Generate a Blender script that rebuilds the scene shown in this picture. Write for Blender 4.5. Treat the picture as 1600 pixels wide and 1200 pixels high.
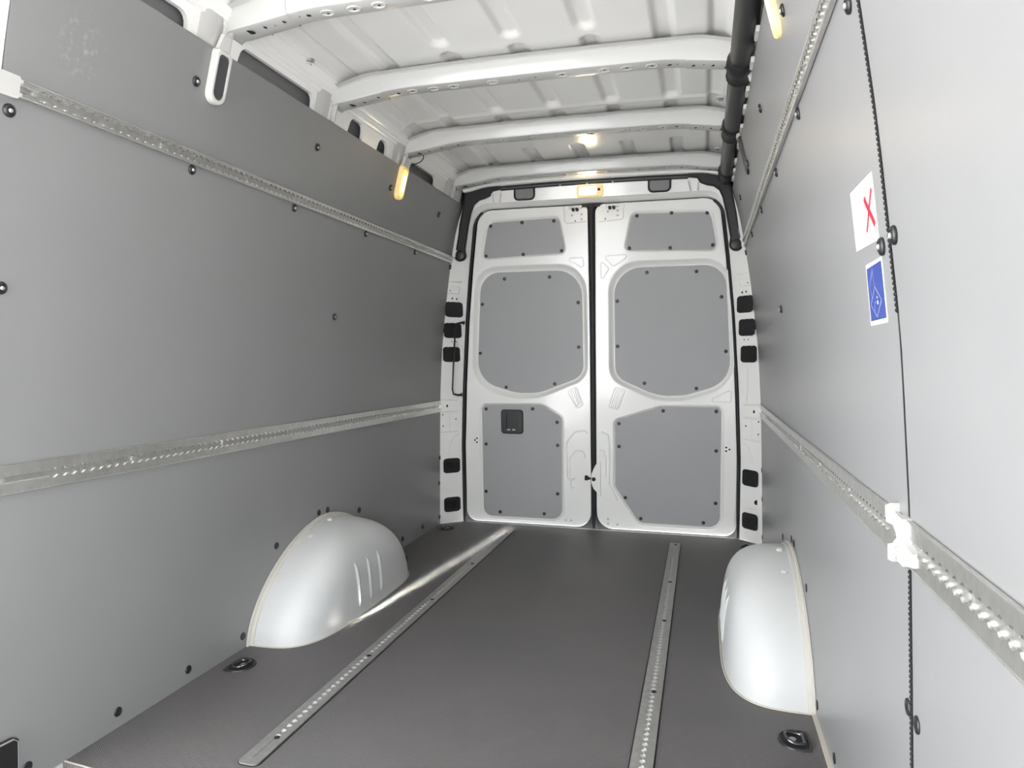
import bpy, math, random
from mathutils import Vector, Matrix
from mathutils.geometry import tessellate_polygon

for o in list(bpy.data.objects):
    bpy.data.objects.remove(o)
SC = bpy.context.scene
COL = SC.collection
random.seed(4)

# ------------------------------------------------------------------ camera, sky, light, exposure
cam_data = bpy.data.cameras.new('camera')
cam = bpy.data.objects.new('camera', cam_data)
COL.objects.link(cam)
cam_data.sensor_fit = 'HORIZONTAL'
cam_data.sensor_width = 36.0
cam_data.lens = 36.0 * 1100.0 / 1600.0
cam_data.clip_start = 0.02
cam.location = (0.583, 0.0, 0.967)
cam.rotation_euler = (math.radians(90 - 2.1346), 0, math.radians(15.1966))
SC.camera = cam

world = bpy.data.worlds.new('sky')
SC.world = world
world.use_nodes = True
wn = world.node_tree.nodes
wn['Background'].inputs['Color'].default_value = (0.93, 0.97, 1.0, 1)
wn['Background'].inputs['Strength'].default_value = 7.5

# rectangular area lamp aimed at a target point
def area(name, loc, target, sx, sy, power, color, spread=180):
    d = bpy.data.lights.new(name, 'AREA')
    d.shape = 'RECTANGLE'; d.size = sx; d.size_y = sy
    d.energy = power; d.color = color; d.spread = math.radians(spread)
    o = bpy.data.objects.new(name, d); COL.objects.link(o)
    o.location = loc
    o.rotation_euler = (Vector(target) - Vector(loc)).to_track_quat('-Z', 'Y').to_euler()
    return o

area('sun_streak_lamp', (-0.778, 1.0, 0.426), (-0.555, 3.06, 0.0), 0.010, 0.30, 1.0, (1.0, 0.95, 0.88), 1.6)  # added narrow lamp by the side door, stands in for a sun shaft
sun_d = bpy.data.lights.new('sun', 'SUN'); sun_d.energy = 34.0; sun_d.angle = math.radians(0.6); sun_d.color = (1.0, 0.98, 0.95)
sun = bpy.data.objects.new('sun', sun_d); COL.objects.link(sun)
sun.rotation_euler = Vector((-0.55, 0.50, -1.0)).to_track_quat('-Z', 'Y').to_euler()

SC.view_settings.view_transform = 'Standard'
SC.view_settings.look = 'None'
SC.view_settings.gamma = 1.0
SC.view_settings.use_curve_mapping = False
SC.view_settings.exposure = 0.58

# ------------------------------------------------------------------ materials
def srgb(r, g, b):
    f = lambda c: (c / 255 / 12.92) if c / 255 <= 0.04045 else ((c / 255 + 0.055) / 1.055) ** 2.4
    return (f(r), f(g), f(b), 1)

def mat(name, col, rough=0.5, metal=0.0, spec=0.5, coat=0.0, coat_rough=0.1, bump=None, vary=0.0, vscale=30.0, emit=None):
    m = bpy.data.materials.new(name); m.use_nodes = True
    nt = m.node_tree; b = nt.nodes['Principled BSDF']
    b.inputs['Base Color'].default_value = col
    b.inputs['Roughness'].default_value = rough
    b.inputs['Metallic'].default_value = metal
    b.inputs['Specular IOR Level'].default_value = spec
    b.inputs['Coat Weight'].default_value = coat
    b.inputs['Coat Roughness'].default_value = coat_rough
    tc = nt.nodes.new('ShaderNodeTexCoord')
    if vary:
        n = nt.nodes.new('ShaderNodeTexNoise'); n.inputs['Scale'].default_value = vscale
        n.inputs['Detail'].default_value = 4
        r = nt.nodes.new('ShaderNodeValToRGB')
        r.color_ramp.elements[0].position = 0.35; r.color_ramp.elements[1].position = 0.65
        lo = [c * (1 - vary) for c in col[:3]] + [1]; hi = [min(1, c * (1 + vary)) for c in col[:3]] + [1]
        r.color_ramp.elements[0].color = lo; r.color_ramp.elements[1].color = hi
        nt.links.new(tc.outputs['Object'], n.inputs['Vector'])
        nt.links.new(n.outputs['Fac'], r.inputs['Fac'])
        nt.links.new(r.outputs['Color'], b.inputs['Base Color'])
    if bump:
        scale, strength, dist = bump
        n2 = nt.nodes.new('ShaderNodeTexNoise'); n2.inputs['Scale'].default_value = scale
        bp = nt.nodes.new('ShaderNodeBump'); bp.inputs['Strength'].default_value = strength
        bp.inputs['Distance'].default_value = dist
        nt.links.new(tc.outputs['Object'], n2.inputs['Vector'])
        nt.links.new(n2.outputs['Fac'], bp.inputs['Height'])
        nt.links.new(bp.outputs['Normal'], b.inputs['Normal'])
    if emit:
        b.inputs['Emission Color'].default_value = emit[0]
        b.inputs['Emission Strength'].default_value = emit[1]
    return m

M_PANEL = mat('grey wall lining', (0.221, 0.219, 0.220, 1), 0.34, spec=0.45, vary=0.015, vscale=3, bump=(900, 0.03, 0.0004))
M_DPANEL = mat('grey door lining', (0.37, 0.369, 0.371, 1), 0.5, spec=0.4, vary=0.015, vscale=4)
M_WHITE = mat('white body paint', (0.87, 0.86, 0.835, 1), 0.22, spec=0.5, coat=0.35, coat_rough=0.05, vary=0.01, vscale=2)
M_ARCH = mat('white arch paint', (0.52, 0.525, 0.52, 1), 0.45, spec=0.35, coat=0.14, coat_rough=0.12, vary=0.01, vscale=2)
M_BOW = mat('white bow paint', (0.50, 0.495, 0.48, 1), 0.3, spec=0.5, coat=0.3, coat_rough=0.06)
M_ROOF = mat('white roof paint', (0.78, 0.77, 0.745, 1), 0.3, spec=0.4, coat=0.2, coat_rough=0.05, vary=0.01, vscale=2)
M_SKIN = mat('shade-grey skin', (0.22, 0.22, 0.22, 1), 0.6)  # the outer skin is white; its shade is put into this grey
M_BLACK = mat('black rubber', (0.008, 0.008, 0.009, 1), 0.6, bump=(300, 0.1, 0.001))
M_PLASTIC = mat('black plastic', (0.013, 0.0125, 0.0135, 1), 0.42, bump=(500, 0.12, 0.001))
M_BOLT = mat('black fastener', (0.016, 0.016, 0.018, 1), 0.35)
M_PIN = mat('bright pin', (0.75, 0.75, 0.74, 1), 0.3, metal=0.7)
M_HOLE = mat('dark hole', (0.01, 0.01, 0.01, 1), 0.9)
M_ALU = mat('brushed aluminium', (0.72, 0.71, 0.68, 1), 0.33, metal=0.9, vary=0.06, vscale=60, bump=(400, 0.06, 0.0005))
M_ALUF = mat('worn floor aluminium', (0.40, 0.395, 0.38, 1), 0.42, metal=0.75, vary=0.08, vscale=50)
M_WSLOT = mat('pale slot bottom', (0.62, 0.62, 0.60, 1), 0.5)
M_ALUB = mat('bright cut aluminium', (0.86, 0.85, 0.82, 1), 0.16, metal=0.95)
M_ALUD = mat('aluminium track floor', (0.48, 0.475, 0.46, 1), 0.4, metal=0.8, vary=0.08, vscale=80)
M_WPLAST = mat('white plastic', (0.60, 0.59, 0.565, 1), 0.4)
M_LENS_OFF = mat('smoked lens', (0.06, 0.06, 0.065, 1), 0.35)
M_LENS_ON = mat('lit lens', (0.9, 0.7, 0.3, 1), 0.3, emit=((1.0, 0.66, 0.20, 1), 0.75))
M_FRAME_ON = mat('amber lit lamp frame', (0.80, 0.62, 0.30, 1), 0.35, emit=((1.0, 0.62, 0.18, 1), 0.22))
M_LENS_HOT = mat('lit lens core', (1, 0.95, 0.8, 1), 0.3, emit=((1.0, 0.90, 0.66, 1), 3.5))
M_CREAM = mat('cream sealant', (0.46, 0.43, 0.37, 1), 0.5)
M_CAP = mat('white moulded cap', (0.46, 0.455, 0.44, 1), 0.4)
M_LIP = mat('pale lip paint', (0.50, 0.485, 0.44, 1), 0.35)
M_PAPER = mat('white sticker paper', (0.60, 0.59, 0.55, 1), 0.45)
M_RED = mat('red print', (0.50, 0.012, 0.035, 1), 0.5)
M_GREYP = mat('grey print', (0.22, 0.22, 0.22, 1), 0.5)
M_BLUE = mat('blue print', (0.028, 0.052, 0.235, 1), 0.4)
M_WPRINT = mat('white print', (0.42, 0.46, 0.56, 1), 0.4)
M_STEEL = mat('dark steel ring', (0.10, 0.10, 0.11, 1), 0.25, metal=0.8)
M_SCREW = mat('zinc screw', (0.45, 0.45, 0.45, 1), 0.4, metal=0.7)
M_GROUND = mat('pale paving', (0.50, 0.50, 0.495, 1), 0.8, vary=0.1, vscale=4)

def floor_mat():
    m = bpy.data.materials.new('anti slip floor'); m.use_nodes = True
    nt = m.node_tree; b = nt.nodes['Principled BSDF']; L = nt.links
    tc = nt.nodes.new('ShaderNodeTexCoord')
    mp = nt.nodes.new('ShaderNodeMapping'); mp.inputs['Rotation'].default_value = (0, 0, math.radians(35))
    L.new(tc.outputs['Object'], mp.inputs['Vector'])
    w1 = nt.nodes.new('ShaderNodeTexWave'); w1.inputs['Scale'].default_value = 70; w1.bands_direction = 'X'
    w2 = nt.nodes.new('ShaderNodeTexWave'); w2.inputs['Scale'].default_value = 70; w2.bands_direction = 'Y'
    L.new(mp.outputs['Vector'], w1.inputs['Vector']); L.new(mp.outputs['Vector'], w2.inputs['Vector'])
    mx = nt.nodes.new('ShaderNodeMath'); mx.operation = 'MAXIMUM'
    L.new(w1.outputs['Fac'], mx.inputs[0]); L.new(w2.outputs['Fac'], mx.inputs[1])
    n = nt.nodes.new('ShaderNodeTexNoise'); n.inputs['Scale'].default_value = 350; n.inputs['Detail'].default_value = 6
    L.new(tc.outputs['Object'], n.inputs['Vector'])
    n2 = nt.nodes.new('ShaderNodeTexNoise'); n2.inputs['Scale'].default_value = 2.5; n2.inputs['Detail'].default_value = 3
    L.new(tc.outputs['Object'], n2.inputs['Vector'])
    r = nt.nodes.new('ShaderNodeValToRGB')
    r.color_ramp.elements[0].position = 0.3; r.color_ramp.elements[0].color = (0.086, 0.082, 0.082, 1)
    r.color_ramp.elements[1].position = 0.7; r.color_ramp.elements[1].color = (0.140, 0.134, 0.134, 1)
    L.new(n.outputs['Fac'], r.inputs['Fac'])
    r2 = nt.nodes.new('ShaderNodeValToRGB')
    r2.color_ramp.elements[0].position = 0.3; r2.color_ramp.elements[0].color = (0.90, 0.90, 0.92, 1)
    r2.color_ramp.elements[1].position = 0.7; r2.color_ramp.elements[1].color = (1.0, 0.97, 0.95, 1)
    L.new(n2.outputs['Fac'], r2.inputs['Fac'])
    mm = nt.nodes.new('ShaderNodeMix'); mm.data_type = 'RGBA'; mm.blend_type = 'MULTIPLY'; mm.inputs['Factor'].default_value = 1
    L.new(r.outputs['Color'], mm.inputs['A']); L.new(r2.outputs['Color'], mm.inputs['B'])
    L.new(mm.outputs['Result'], b.inputs['Base Color'])
    bp = nt.nodes.new('ShaderNodeBump'); bp.inputs['Strength'].default_value = 0.8; bp.inputs['Distance'].default_value = 0.0012
    L.new(mx.outputs[0], bp.inputs['Height']); L.new(bp.outputs['Normal'], b.inputs['Normal'])
    b.inputs['Roughness'].default_value = 0.5
    b.inputs['Specular IOR Level'].default_value = 0.4
    return m
M_FLOOR = floor_mat()

def smudged_panel():
    """left lining: the same grey, with a rubbed chalky mark near its upper front corner"""
    m = M_PANEL.copy(); m.name = 'grey wall lining with chalk marks'
    nt = m.node_tree; b = nt.nodes['Principled BSDF']; L = nt.links
    src = b.inputs['Base Color'].links[0].from_socket
    tc = nt.nodes.new('ShaderNodeTexCoord')
    mp = nt.nodes.new('ShaderNodeMapping'); mp.vector_type = 'TEXTURE'
    mp.inputs['Location'].default_value = (-0.76, 1.28, 1.655); mp.inputs['Scale'].default_value = (0.2, 0.075, 0.095)
    L.new(tc.outputs['Object'], mp.inputs['Vector'])
    g = nt.nodes.new('ShaderNodeTexGradient'); g.gradient_type = 'SPHERICAL'
    L.new(mp.outputs['Vector'], g.inputs['Vector'])
    n = nt.nodes.new('ShaderNodeTexNoise'); n.inputs['Scale'].default_value = 75; n.inputs['Detail'].default_value = 5
    L.new(tc.outputs['Object'], n.inputs['Vector'])
    r = nt.nodes.new('ShaderNodeValToRGB'); r.color_ramp.elements[0].position = 0.54; r.color_ramp.elements[1].position = 0.72
    L.new(n.outputs['Fac'], r.inputs['Fac'])
    mu = nt.nodes.new('ShaderNodeMath'); mu.operation = 'MULTIPLY'
    mu2 = nt.nodes.new('ShaderNodeMath'); mu2.operation = 'MULTIPLY'; mu2.inputs[1].default_value = 0.30
    L.new(g.outputs['Fac'], mu.inputs[0]); L.new(r.outputs['Color'], mu.inputs[1])
    mx = nt.nodes.new('ShaderNodeMix'); mx.data_type = 'RGBA'
    L.new(mu.outputs[0], mu2.inputs[0]); L.new(mu2.outputs[0], mx.inputs['Factor']); L.new(src, mx.inputs['A']); mx.inputs['B'].default_value = (0.62, 0.62, 0.62, 1)
    L.new(mx.outputs['Result'], b.inputs['Base Color'])
    return m
M_PANEL_L = smudged_panel()

# ------------------------------------------------------------------ helpers
def tag(o, label=None, cat=None, group=None, kind=None):
    if label: o['label'] = label
    if cat: o['category'] = cat
    if group: o['group'] = group
    if kind: o['kind'] = kind
    return o

def origin_of(p):
    v = Vector((0, 0, 0))
    while p is not None:
        v += p.location; p = p.parent
    return v

def obj(name, V, F, m, parent=None, smooth=False, loc=None):
    """one mesh object; V in world metres"""
    base = origin_of(parent)
    here = Vector(loc) if loc is not None else base
    me = bpy.data.meshes.new(name)
    me.from_pydata([Vector(v) - here for v in V], [], F)
    me.materials.append(m)
    me.update()
    o = bpy.data.objects.new(name, me); COL.objects.link(o)
    o.location = here - base
    if parent: o.parent = parent
    if smooth:
        me.polygons.foreach_set('use_smooth', [True] * len(me.polygons))
        try: me.set_sharp_from_angle(angle=math.radians(smooth if smooth is not True else 38))
        except Exception: pass
    return o

def place(name, me, parent, pos, rot=None, scale=None):
    """a further object sharing mesh data"""
    o = bpy.data.objects.new(name, me); COL.objects.link(o)
    o.location = Vector(pos) - origin_of(parent)
    if rot is not None: o.rotation_euler = rot
    if scale is not None: o.scale = scale
    if parent: o.parent = parent
    return o

def empty(name, loc, label, cat, group=None, kind=None):
    o = bpy.data.objects.new(name, None); COL.objects.link(o)
    o.location = loc; o.empty_display_size = 0.05
    return tag(o, label, cat, group, kind)

class MB:
    def __init__(s): s.V = []; s.F = []
    def add(s, V, F):
        k = len(s.V); s.V += [tuple(v) for v in V]; s.F += [tuple(i + k for i in f) for f in F]
    def box(s, x0, x1, y0, y1, z0, z1):
        V = [(x, y, z) for x in (x0, x1) for y in (y0, y1) for z in (z0, z1)]
        s.add(V, [(0, 1, 3, 2), (4, 6, 7, 5), (0, 4, 5, 1), (2, 3, 7, 6), (0, 2, 6, 4), (1, 5, 7, 3)])
    def loft(s, rings, closed=True, flip=False):
        V = [p for r in rings for p in r]; n = len(rings[0]); F = []
        for k in range(len(rings) - 1):
            for i in range(n if closed else n - 1):
                j = (i + 1) % n
                f = (k * n + i, k * n + j, (k + 1) * n + j, (k + 1) * n + i)
                F.append(f[::-1] if flip else f)
        s.add(V, F)
    def fill(s, outer, holes=(), f3=None, flip=False):
        """2D polygons filled, mapped to 3D by f3"""
        polys = [[Vector((p[0], p[1], 0)) for p in outer]] + [[Vector((p[0], p[1], 0)) for p in h] for h in holes]
        flat = [p for q in polys for p in q]
        T = tessellate_polygon(polys)
        F = []
        for t in T:
            a, b, c = (flat[i] for i in t)
            ar = (b.x - a.x) * (c.y - a.y) - (c.x - a.x) * (b.y - a.y)
            if abs(ar) < 1e-12: continue
            up = ar > 0
            F.append(tuple(t) if up != flip else tuple(t[::-1]))
        s.add([f3(p.x, p.y) for p in flat], F)
    def tube(s, pts, r, n=10, caps=True):
        pts = [Vector(p) for p in pts]; rings = []
        for i, p in enumerate(pts):
            a = pts[max(0, i - 1)]; b = pts[min(len(pts) - 1, i + 1)]
            d = (b - a).normalized()
            u = d.cross(Vector((0, 0, 1)))
            if u.length < 1e-3: u = d.cross(Vector((1, 0, 0)))
            u.normalize(); w = d.cross(u)
            rr = r[i] if isinstance(r, (list, tuple)) else r
            rings.append([p + rr * (math.cos(t) * u + math.sin(t) * w) for t in [2 * math.pi * k / n for k in range(n)]])
        s.loft(rings)
        if caps:
            k = len(s.V) - n * len(rings)
            s.F.append(tuple(range(k, k + n))); e = len(s.V) - n
            s.F.append(tuple(range(e + n - 1, e - 1, -1)))
    def build(s, name, m, parent=None, smooth=False, loc=None):
        return obj(name, s.V, s.F, m, parent, smooth, loc)

def rpoly(corners, n=6):
    """polygon with rounded corners; every corner gives n+1 points (so two such outlines can be lofted)"""
    out = []; N = len(corners)
    for i in range(N):
        p = Vector(corners[i][:2]); r = corners[i][2]
        a = Vector(corners[i - 1][:2]) - p; b = Vector(corners[(i + 1) % N][:2]) - p
        la, lb = a.length, b.length; a.normalize(); b.normalize()
        ang = a.angle(b); d = min(r / math.tan(ang / 2), la * 0.49, lb * 0.49)
        p0, p1 = p + a * d, p + b * d
        for k in range(n + 1):
            t = k / n
            # circular-like arc by rational quadratic curve
            w = math.sin(ang / 2)
            q = ((1 - t) ** 2 * p0 + 2 * w * t * (1 - t) * p + t * t * p1) / ((1 - t) ** 2 + 2 * w * t * (1 - t) + t * t)
            out.append((q.x, q.y))
    return out

def ccw(P):
    a = sum(P[i - 1][0] * P[i][1] - P[i][0] * P[i - 1][1] for i in range(len(P)))
    return P if a > 0 else P[::-1]

def lathe(profile, n=16, axis='Z'):
    V = []; F = []
    for r, h in profile:
        for k in range(n):
            a = 2 * math.pi * k / n
            V.append((r * math.cos(a), r * math.sin(a), h))
    for i in range(len(profile) - 1):
        for k in range(n):
            j = (k + 1) % n
            F.append((i * n + k, i * n + j, (i + 1) * n + j, (i + 1) * n + k))
    F.append(tuple(range((len(profile) - 1) * n, len(profile) * n)))
    return V, F

def mesh_of(name, V, F, m, smooth=True):
    me = bpy.data.meshes.new(name); me.from_pydata(V, [], F); me.materials.append(m); me.update()
    if smooth:
        me.polygons.foreach_set('use_smooth', [True] * len(me.polygons))
        try: me.set_sharp_from_angle(angle=math.radians(40))
        except Exception: pass
    return me

# ------------------------------------------------------------------ measured shape of the load space (metres)
WZ = [-0.2, 0.0, 0.4, 0.72, 1.0, 1.3, 1.5, 1.7, 1.82, 2.0]
WX = [0.8865, 0.8865, 0.877, 0.868, 0.8505, 0.815, 0.7845, 0.744, 0.714, 0.662]
def W(z):                                      # half width of the lined walls at height z (smoothed)
    def li(q):
        for i in range(len(WZ) - 1):
            if q <= WZ[i + 1]:
                t = (q - WZ[i]) / (WZ[i + 1] - WZ[i]); return WX[i] + t * (WX[i + 1] - WX[i])
        return WX[-1]
    return (li(z - 0.05) + 2 * li(z) + li(z + 0.05)) / 4
def WN(z):                                     # inward normal, (dx, dz) for the +X wall
    d = (W(z + 0.02) - W(z - 0.02)) / 0.04
    l = math.hypot(1, d); return (-1 / l, d / l)
def wall_pt(side, y, z, off=0.0):
    nx, nz = WN(z)
    return (side * (W(z) + nx * off), y, z + nz * off)
LEAN = 0.055
YD, YJ = 3.93, 3.87                            # rear door plane and rear frame plane at floor level
def dpt(x, z, d=0.0, Y0=YD):                   # d towards the camera
    return (x, Y0 - LEAN * z - d, z)
YR = 0.42                                      # front end of the right wall, cut short out of view to admit daylight
YF = -0.55                                     # front end, at the unseen light-blocking bulkhead
Y_SEAM = 1.10
ZTOP = 1.815                                   # top edge of the wall linings

# ------------------------------------------------------------------ setting: floor, walls, ceiling, outside ground
g = MB(); g.box(-9, 9, -8, 8, -0.75, -0.65)
tag(g.build('ground', M_GROUND), 'pale paved ground outside the open side door', 'ground', kind='structure')

fl = MB()
poly = [(0.8865, YF), (0.8865, 3.815), (0.76, 3.915), (-0.76, 3.915), (-0.8865, 3.815), (-0.8865, 1.31), (-0.66, 1.29), (-0.62, 1.25), (-0.60, YF)]
fl.fill(poly, f3=lambda x, y: (x, y, 0.0))
fl.fill(poly, f3=lambda x, y: (x, y, -0.02), flip=True)
fl.loft([[(x, y, -0.02) for x, y in poly], [(x, y, 0.0) for x, y in poly]])
floor = tag(fl.build('floor', M_FLOOR), 'dark grey textured anti-slip load floor', 'floor', kind='structure')
e = MB(); pp = [(-0.8865, 1.315), (-0.66, 1.295), (-0.622, 1.25), (-0.60, 0.6)]
e.tube([(x, y, -0.003) for x, y in pp], 0.0045, 8)
e.build('step_edge', M_CREAM, floor, True)['label'] = 'pale edging along the step cut out of the floor'
e = MB()
e.box(-0.755, 0.755, 3.911, 3.917, -0.005, 0.003)
e.build('sill_strip', M_SCREW, floor)['label'] = 'thin pale strip where the floor meets the rear doors'
st = MB(); st.box(-0.8865, -0.60, YF, 1.30, -0.40, -0.38); st.box(-0.61, -0.60, YF, 1.30, -0.38, -0.02); st.box(-0.8865, -0.60, 1.30, 1.31, -0.38, -0.02)
st.build('step_well', M_PLASTIC, floor)['label'] = 'black step well by the open side door'

def wall_sheet(side, y0, y1, z0, z1, th=0.008, nz=26):
    b = MB(); Z = [z0 + (z1 - z0) * k / nz for k in range(nz + 1)]
    fr = [wall_pt(side, 0, z) for z in Z]; bk = [wall_pt(side, 0, z, -th) for z in Z]
    ring = fr + bk[::-1]
    r0 = [(p[0], y0, p[2]) for p in ring]; r1 = [(p[0], y1, p[2]) for p in ring]
    b.loft([r0, r1], flip=(side > 0))
    n = len(ring)
    for q, rr in ((0, r0), (1, r1)):
        b.add(rr, [(i, i + 1, n - 2 - i, n - 1 - i) for i in range(nz)])
    return b

def rear_edge(side, y1):                       # the lining ends on the leaning rear frame
    pass

def wall_sheet_lean(side, y0, z0, z1, th=0.008, nz=26):
    b = wall_sheet(side, y0, 3.815, z0, z1, th, nz)
    b.V = [(x, (3.815 - LEAN * z) if y > 3.8 else y, z) for x, y, z in b.V]
    return b

wall_left = tag(wall_sheet_lean(-1, 1.115, 0.0, ZTOP).build('wall_left', M_PANEL_L, smooth=True),
                'mid grey lining of the left wall behind two aluminium rails', 'wall', kind='structure')
wall_right = tag(wall_sheet_lean(1, Y_SEAM + 0.004, 0.0, ZTOP).build('wall_right', M_PANEL, smooth=True),
                 'pale grey lining of the right wall behind two aluminium rails', 'wall', kind='structure')
wall_sheet(1, YR, Y_SEAM - 0.004, 0.0, ZTOP).build('front_panel', M_PANEL, wall_right, True)['label'] = 'nearest grey lining panel, in front of the black seam'

# black beaded edging in the seam of the right wall
def bead_edge(z0, z1, step=0.0075):
    b = MB(); n = int((z1 - z0) / step)
    for k in range(n):
        z = z0 + k * step; c = wall_pt(1, Y_SEAM, z, 0.0)
        r = 0.0034
        rings = []
        for zz, q in ((0, 0.45), (0.3, 1.0), (0.7, 1.0), (1.0, 0.45)):
            cc = wall_pt(1, Y_SEAM, z + zz * step * 0.98, 0.0005)
            rings.append([(cc[0] + r * q * math.cos(a), cc[1] + 1.25 * r * q * math.sin(a), cc[2]) for a in [math.pi * 2 * i / 6 for i in range(6)]])
        b.loft(rings)
    return b
for z0, z1 in ((1.03, 1.80), (0.0, 0.69)):
    s = bead_edge(z0, z1).build('edge_strip', M_BLACK, wall_right, True); s['label'] = 'black beaded rubber edging in the wall seam'; s['kind'] = 'stuff'
b = MB(); n = 16
b.loft([[wall_pt(1, Y_SEAM + dy, 0.69 + 0.34 * k / n, 0.0004) for dy in (-0.0035, 0.0035)] for k in range(n + 1)], closed=False)
b.build('edge_gap', M_BLACK, wall_right)

# outer skin behind the linings (seen through the slots above them)
for side, nm in ((-1, 'wall_left_skin'), (1, 'wall_right_skin')):
    prof = [(0.925, -0.05), (0.925, 0.7), (0.895, 1.1), (0.84, 1.5), (0.79, 1.75), (0.765, 1.86), (0.735, 1.93), (0.70, 2.02), (0.0, 2.06)]
    b = MB(); ya = 1.06 if side < 0 else YR
    b.loft([[(side * x, ya, z) for x, z in prof], [(side * x, 4.0, z) for x, z in prof]], closed=False, flip=(side < 0))
    b.build('outer_skin', M_SKIN, wall_left if side < 0 else wall_right, True)['label'] = 'outer skin, greyed to stand for shade, seen through the slots above the lining'

# white body pillar at the open side door
b = MB(); Z = [-0.4 + 2.35 * k / 20 for k in range(21)]
b.loft([[(-W(z) - 0.002, 1.112, z) for z in Z], [(-W(z) - 0.002, 1.085, z) for z in Z], [(-W(z) - 0.04, 1.055, z) for z in Z], [(-W(z) - 0.07, 1.055, z) for z in Z], [(-W(z) - 0.07, 1.112, z) for z in Z]], closed=False, flip=True)
tag(b.build('trim_1', M_WHITE, smooth=True), 'white door pillar edge at the far left of the left wall', 'pillar', kind='structure')

# unseen front bulkhead, sized to hold back part of the cab daylight
b = MB(); b.box(-0.30, 0.90, YF - 0.03, YF, -0.02, 1.98)
tag(b.build('front_light_block', M_PANEL), 'unseen grey bulkhead behind the viewer, sized to hold back cab daylight', 'wall', kind='structure')
b = MB(); b.box(-0.93, -0.60, YF, 1.06, 1.80, 1.93)
tag(b.build('trim_2', M_WHITE), 'white header over the open side door', 'trim', kind='structure')
b = MB(); b.box(-0.92, -0.86, YF, -0.33, -0.4, 1.85)
tag(b.build('trim_3', M_WHITE), 'white front pillar of the open side door', 'pillar', kind='structure')

BOWS = [0.55, 1.135, 1.715, 2.30, 2.93, 3.56]  # front lower edge of each roof bow
def sm(t):
    t = max(0.0, min(1.0, t)); return t * t * (3 - 2 * t)
def bow_top(x):
    a = abs(x); return 1.964 - 0.008 * (a / 0.6) ** 2 - 0.028 * sm((a - 0.54) / 0.18)
def bow_bot(x):
    a = abs(x); return 1.909 - 0.004 * (a / 0.6) ** 2 - 0.028 * sm((a - 0.42) / 0.34)
RIBS = [-0.64, -0.475, -0.245, -0.01, 0.225, 0.455, 0.62]
def roof_z(x, y):
    a = abs(x)
    z = 1.977 - 0.008 * (a / 0.6) ** 2 - 0.030 * sm((a - 0.58) / 0.13)
    h = 0.0
    for k in range(len(BOWS) - 1):
        y0, y1 = BOWS[k] + 0.04, BOWS[k + 1] + 0.04
        if not (y0 <= y <= y1): continue
        for i, rx in enumerate(RIBS):
            full = i in (0, 1, 6) or (i == 5 and k < 3)
            dx = abs(x - rx)
            if dx > 0.04: continue
            def seg(a0, a1):
                # rounded-end swage between a0 and a1
                dy = max(a0 - y, y - a1, 0.0); r = math.hypot(dx, dy)
                return 0.015 * sm((0.036 - r) / 0.016)
            if full: h = max(h, seg(y0 - .1, y1 + .1))
            elif k == 4: h = max(h, seg(y1 - 0.24, y1 + .1))
            else:
                h = max(h, seg(y0 - .1, y1 - 0.19), seg(y1 - 0.075, y1 + .1) if k == 2 or i in (2, 3, 4, 5) else 0)
    if abs(y - 2.83) < 0.014: h += 0.006 * math.cos((y - 2.83) / 0.014 * math.pi / 2) * -1
    return z + h
ys = []; y = YF
while y < 3.70: ys.append(y); y += 0.012 if y > 1.6 else 0.05
ys.append(3.70)
xs = [-0.70 + 1.40 * k / 200 for k in range(201)]
V = [(x, y, roof_z(x, y)) for y in ys for x in xs]; nx = len(xs)
F = [(j * nx + i, (j + 1) * nx + i, (j + 1) * nx + i + 1, j * nx + i + 1) for j in range(len(ys) - 1) for i in range(nx - 1)]
ceiling = tag(obj('ceiling', V, F, M_ROOF, None, 60), 'glossy white ribbed roof skin above the roof bows', 'roof', kind='structure')

# rear closing panel of the roof: stepped white bands above the black strip
b = MB(); sec = [(3.62, 1.972), (3.655, 1.918), (3.672, 1.914), (3.680, 1.924), (3.694, 1.922), (3.700, 1.910), (3.716, 1.908), (3.722, 1.917), (3.735, 1.915), (3.742, 1.898), (3.775, 1.897), (3.80, 1.98)]
X = [-0.70 + 1.40 * k / 40 for k in range(41)]
b.loft([[(x, yy, zz - 0.012 * (x / 0.65) ** 2 - 0.02 * sm((abs(x) - 0.56) / 0.14)) for yy, zz in sec] for x in X], closed=False, flip=False)
ROOF_REAR = b
#['label'] = 'stepped white roof edge above the rear doors'

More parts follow.
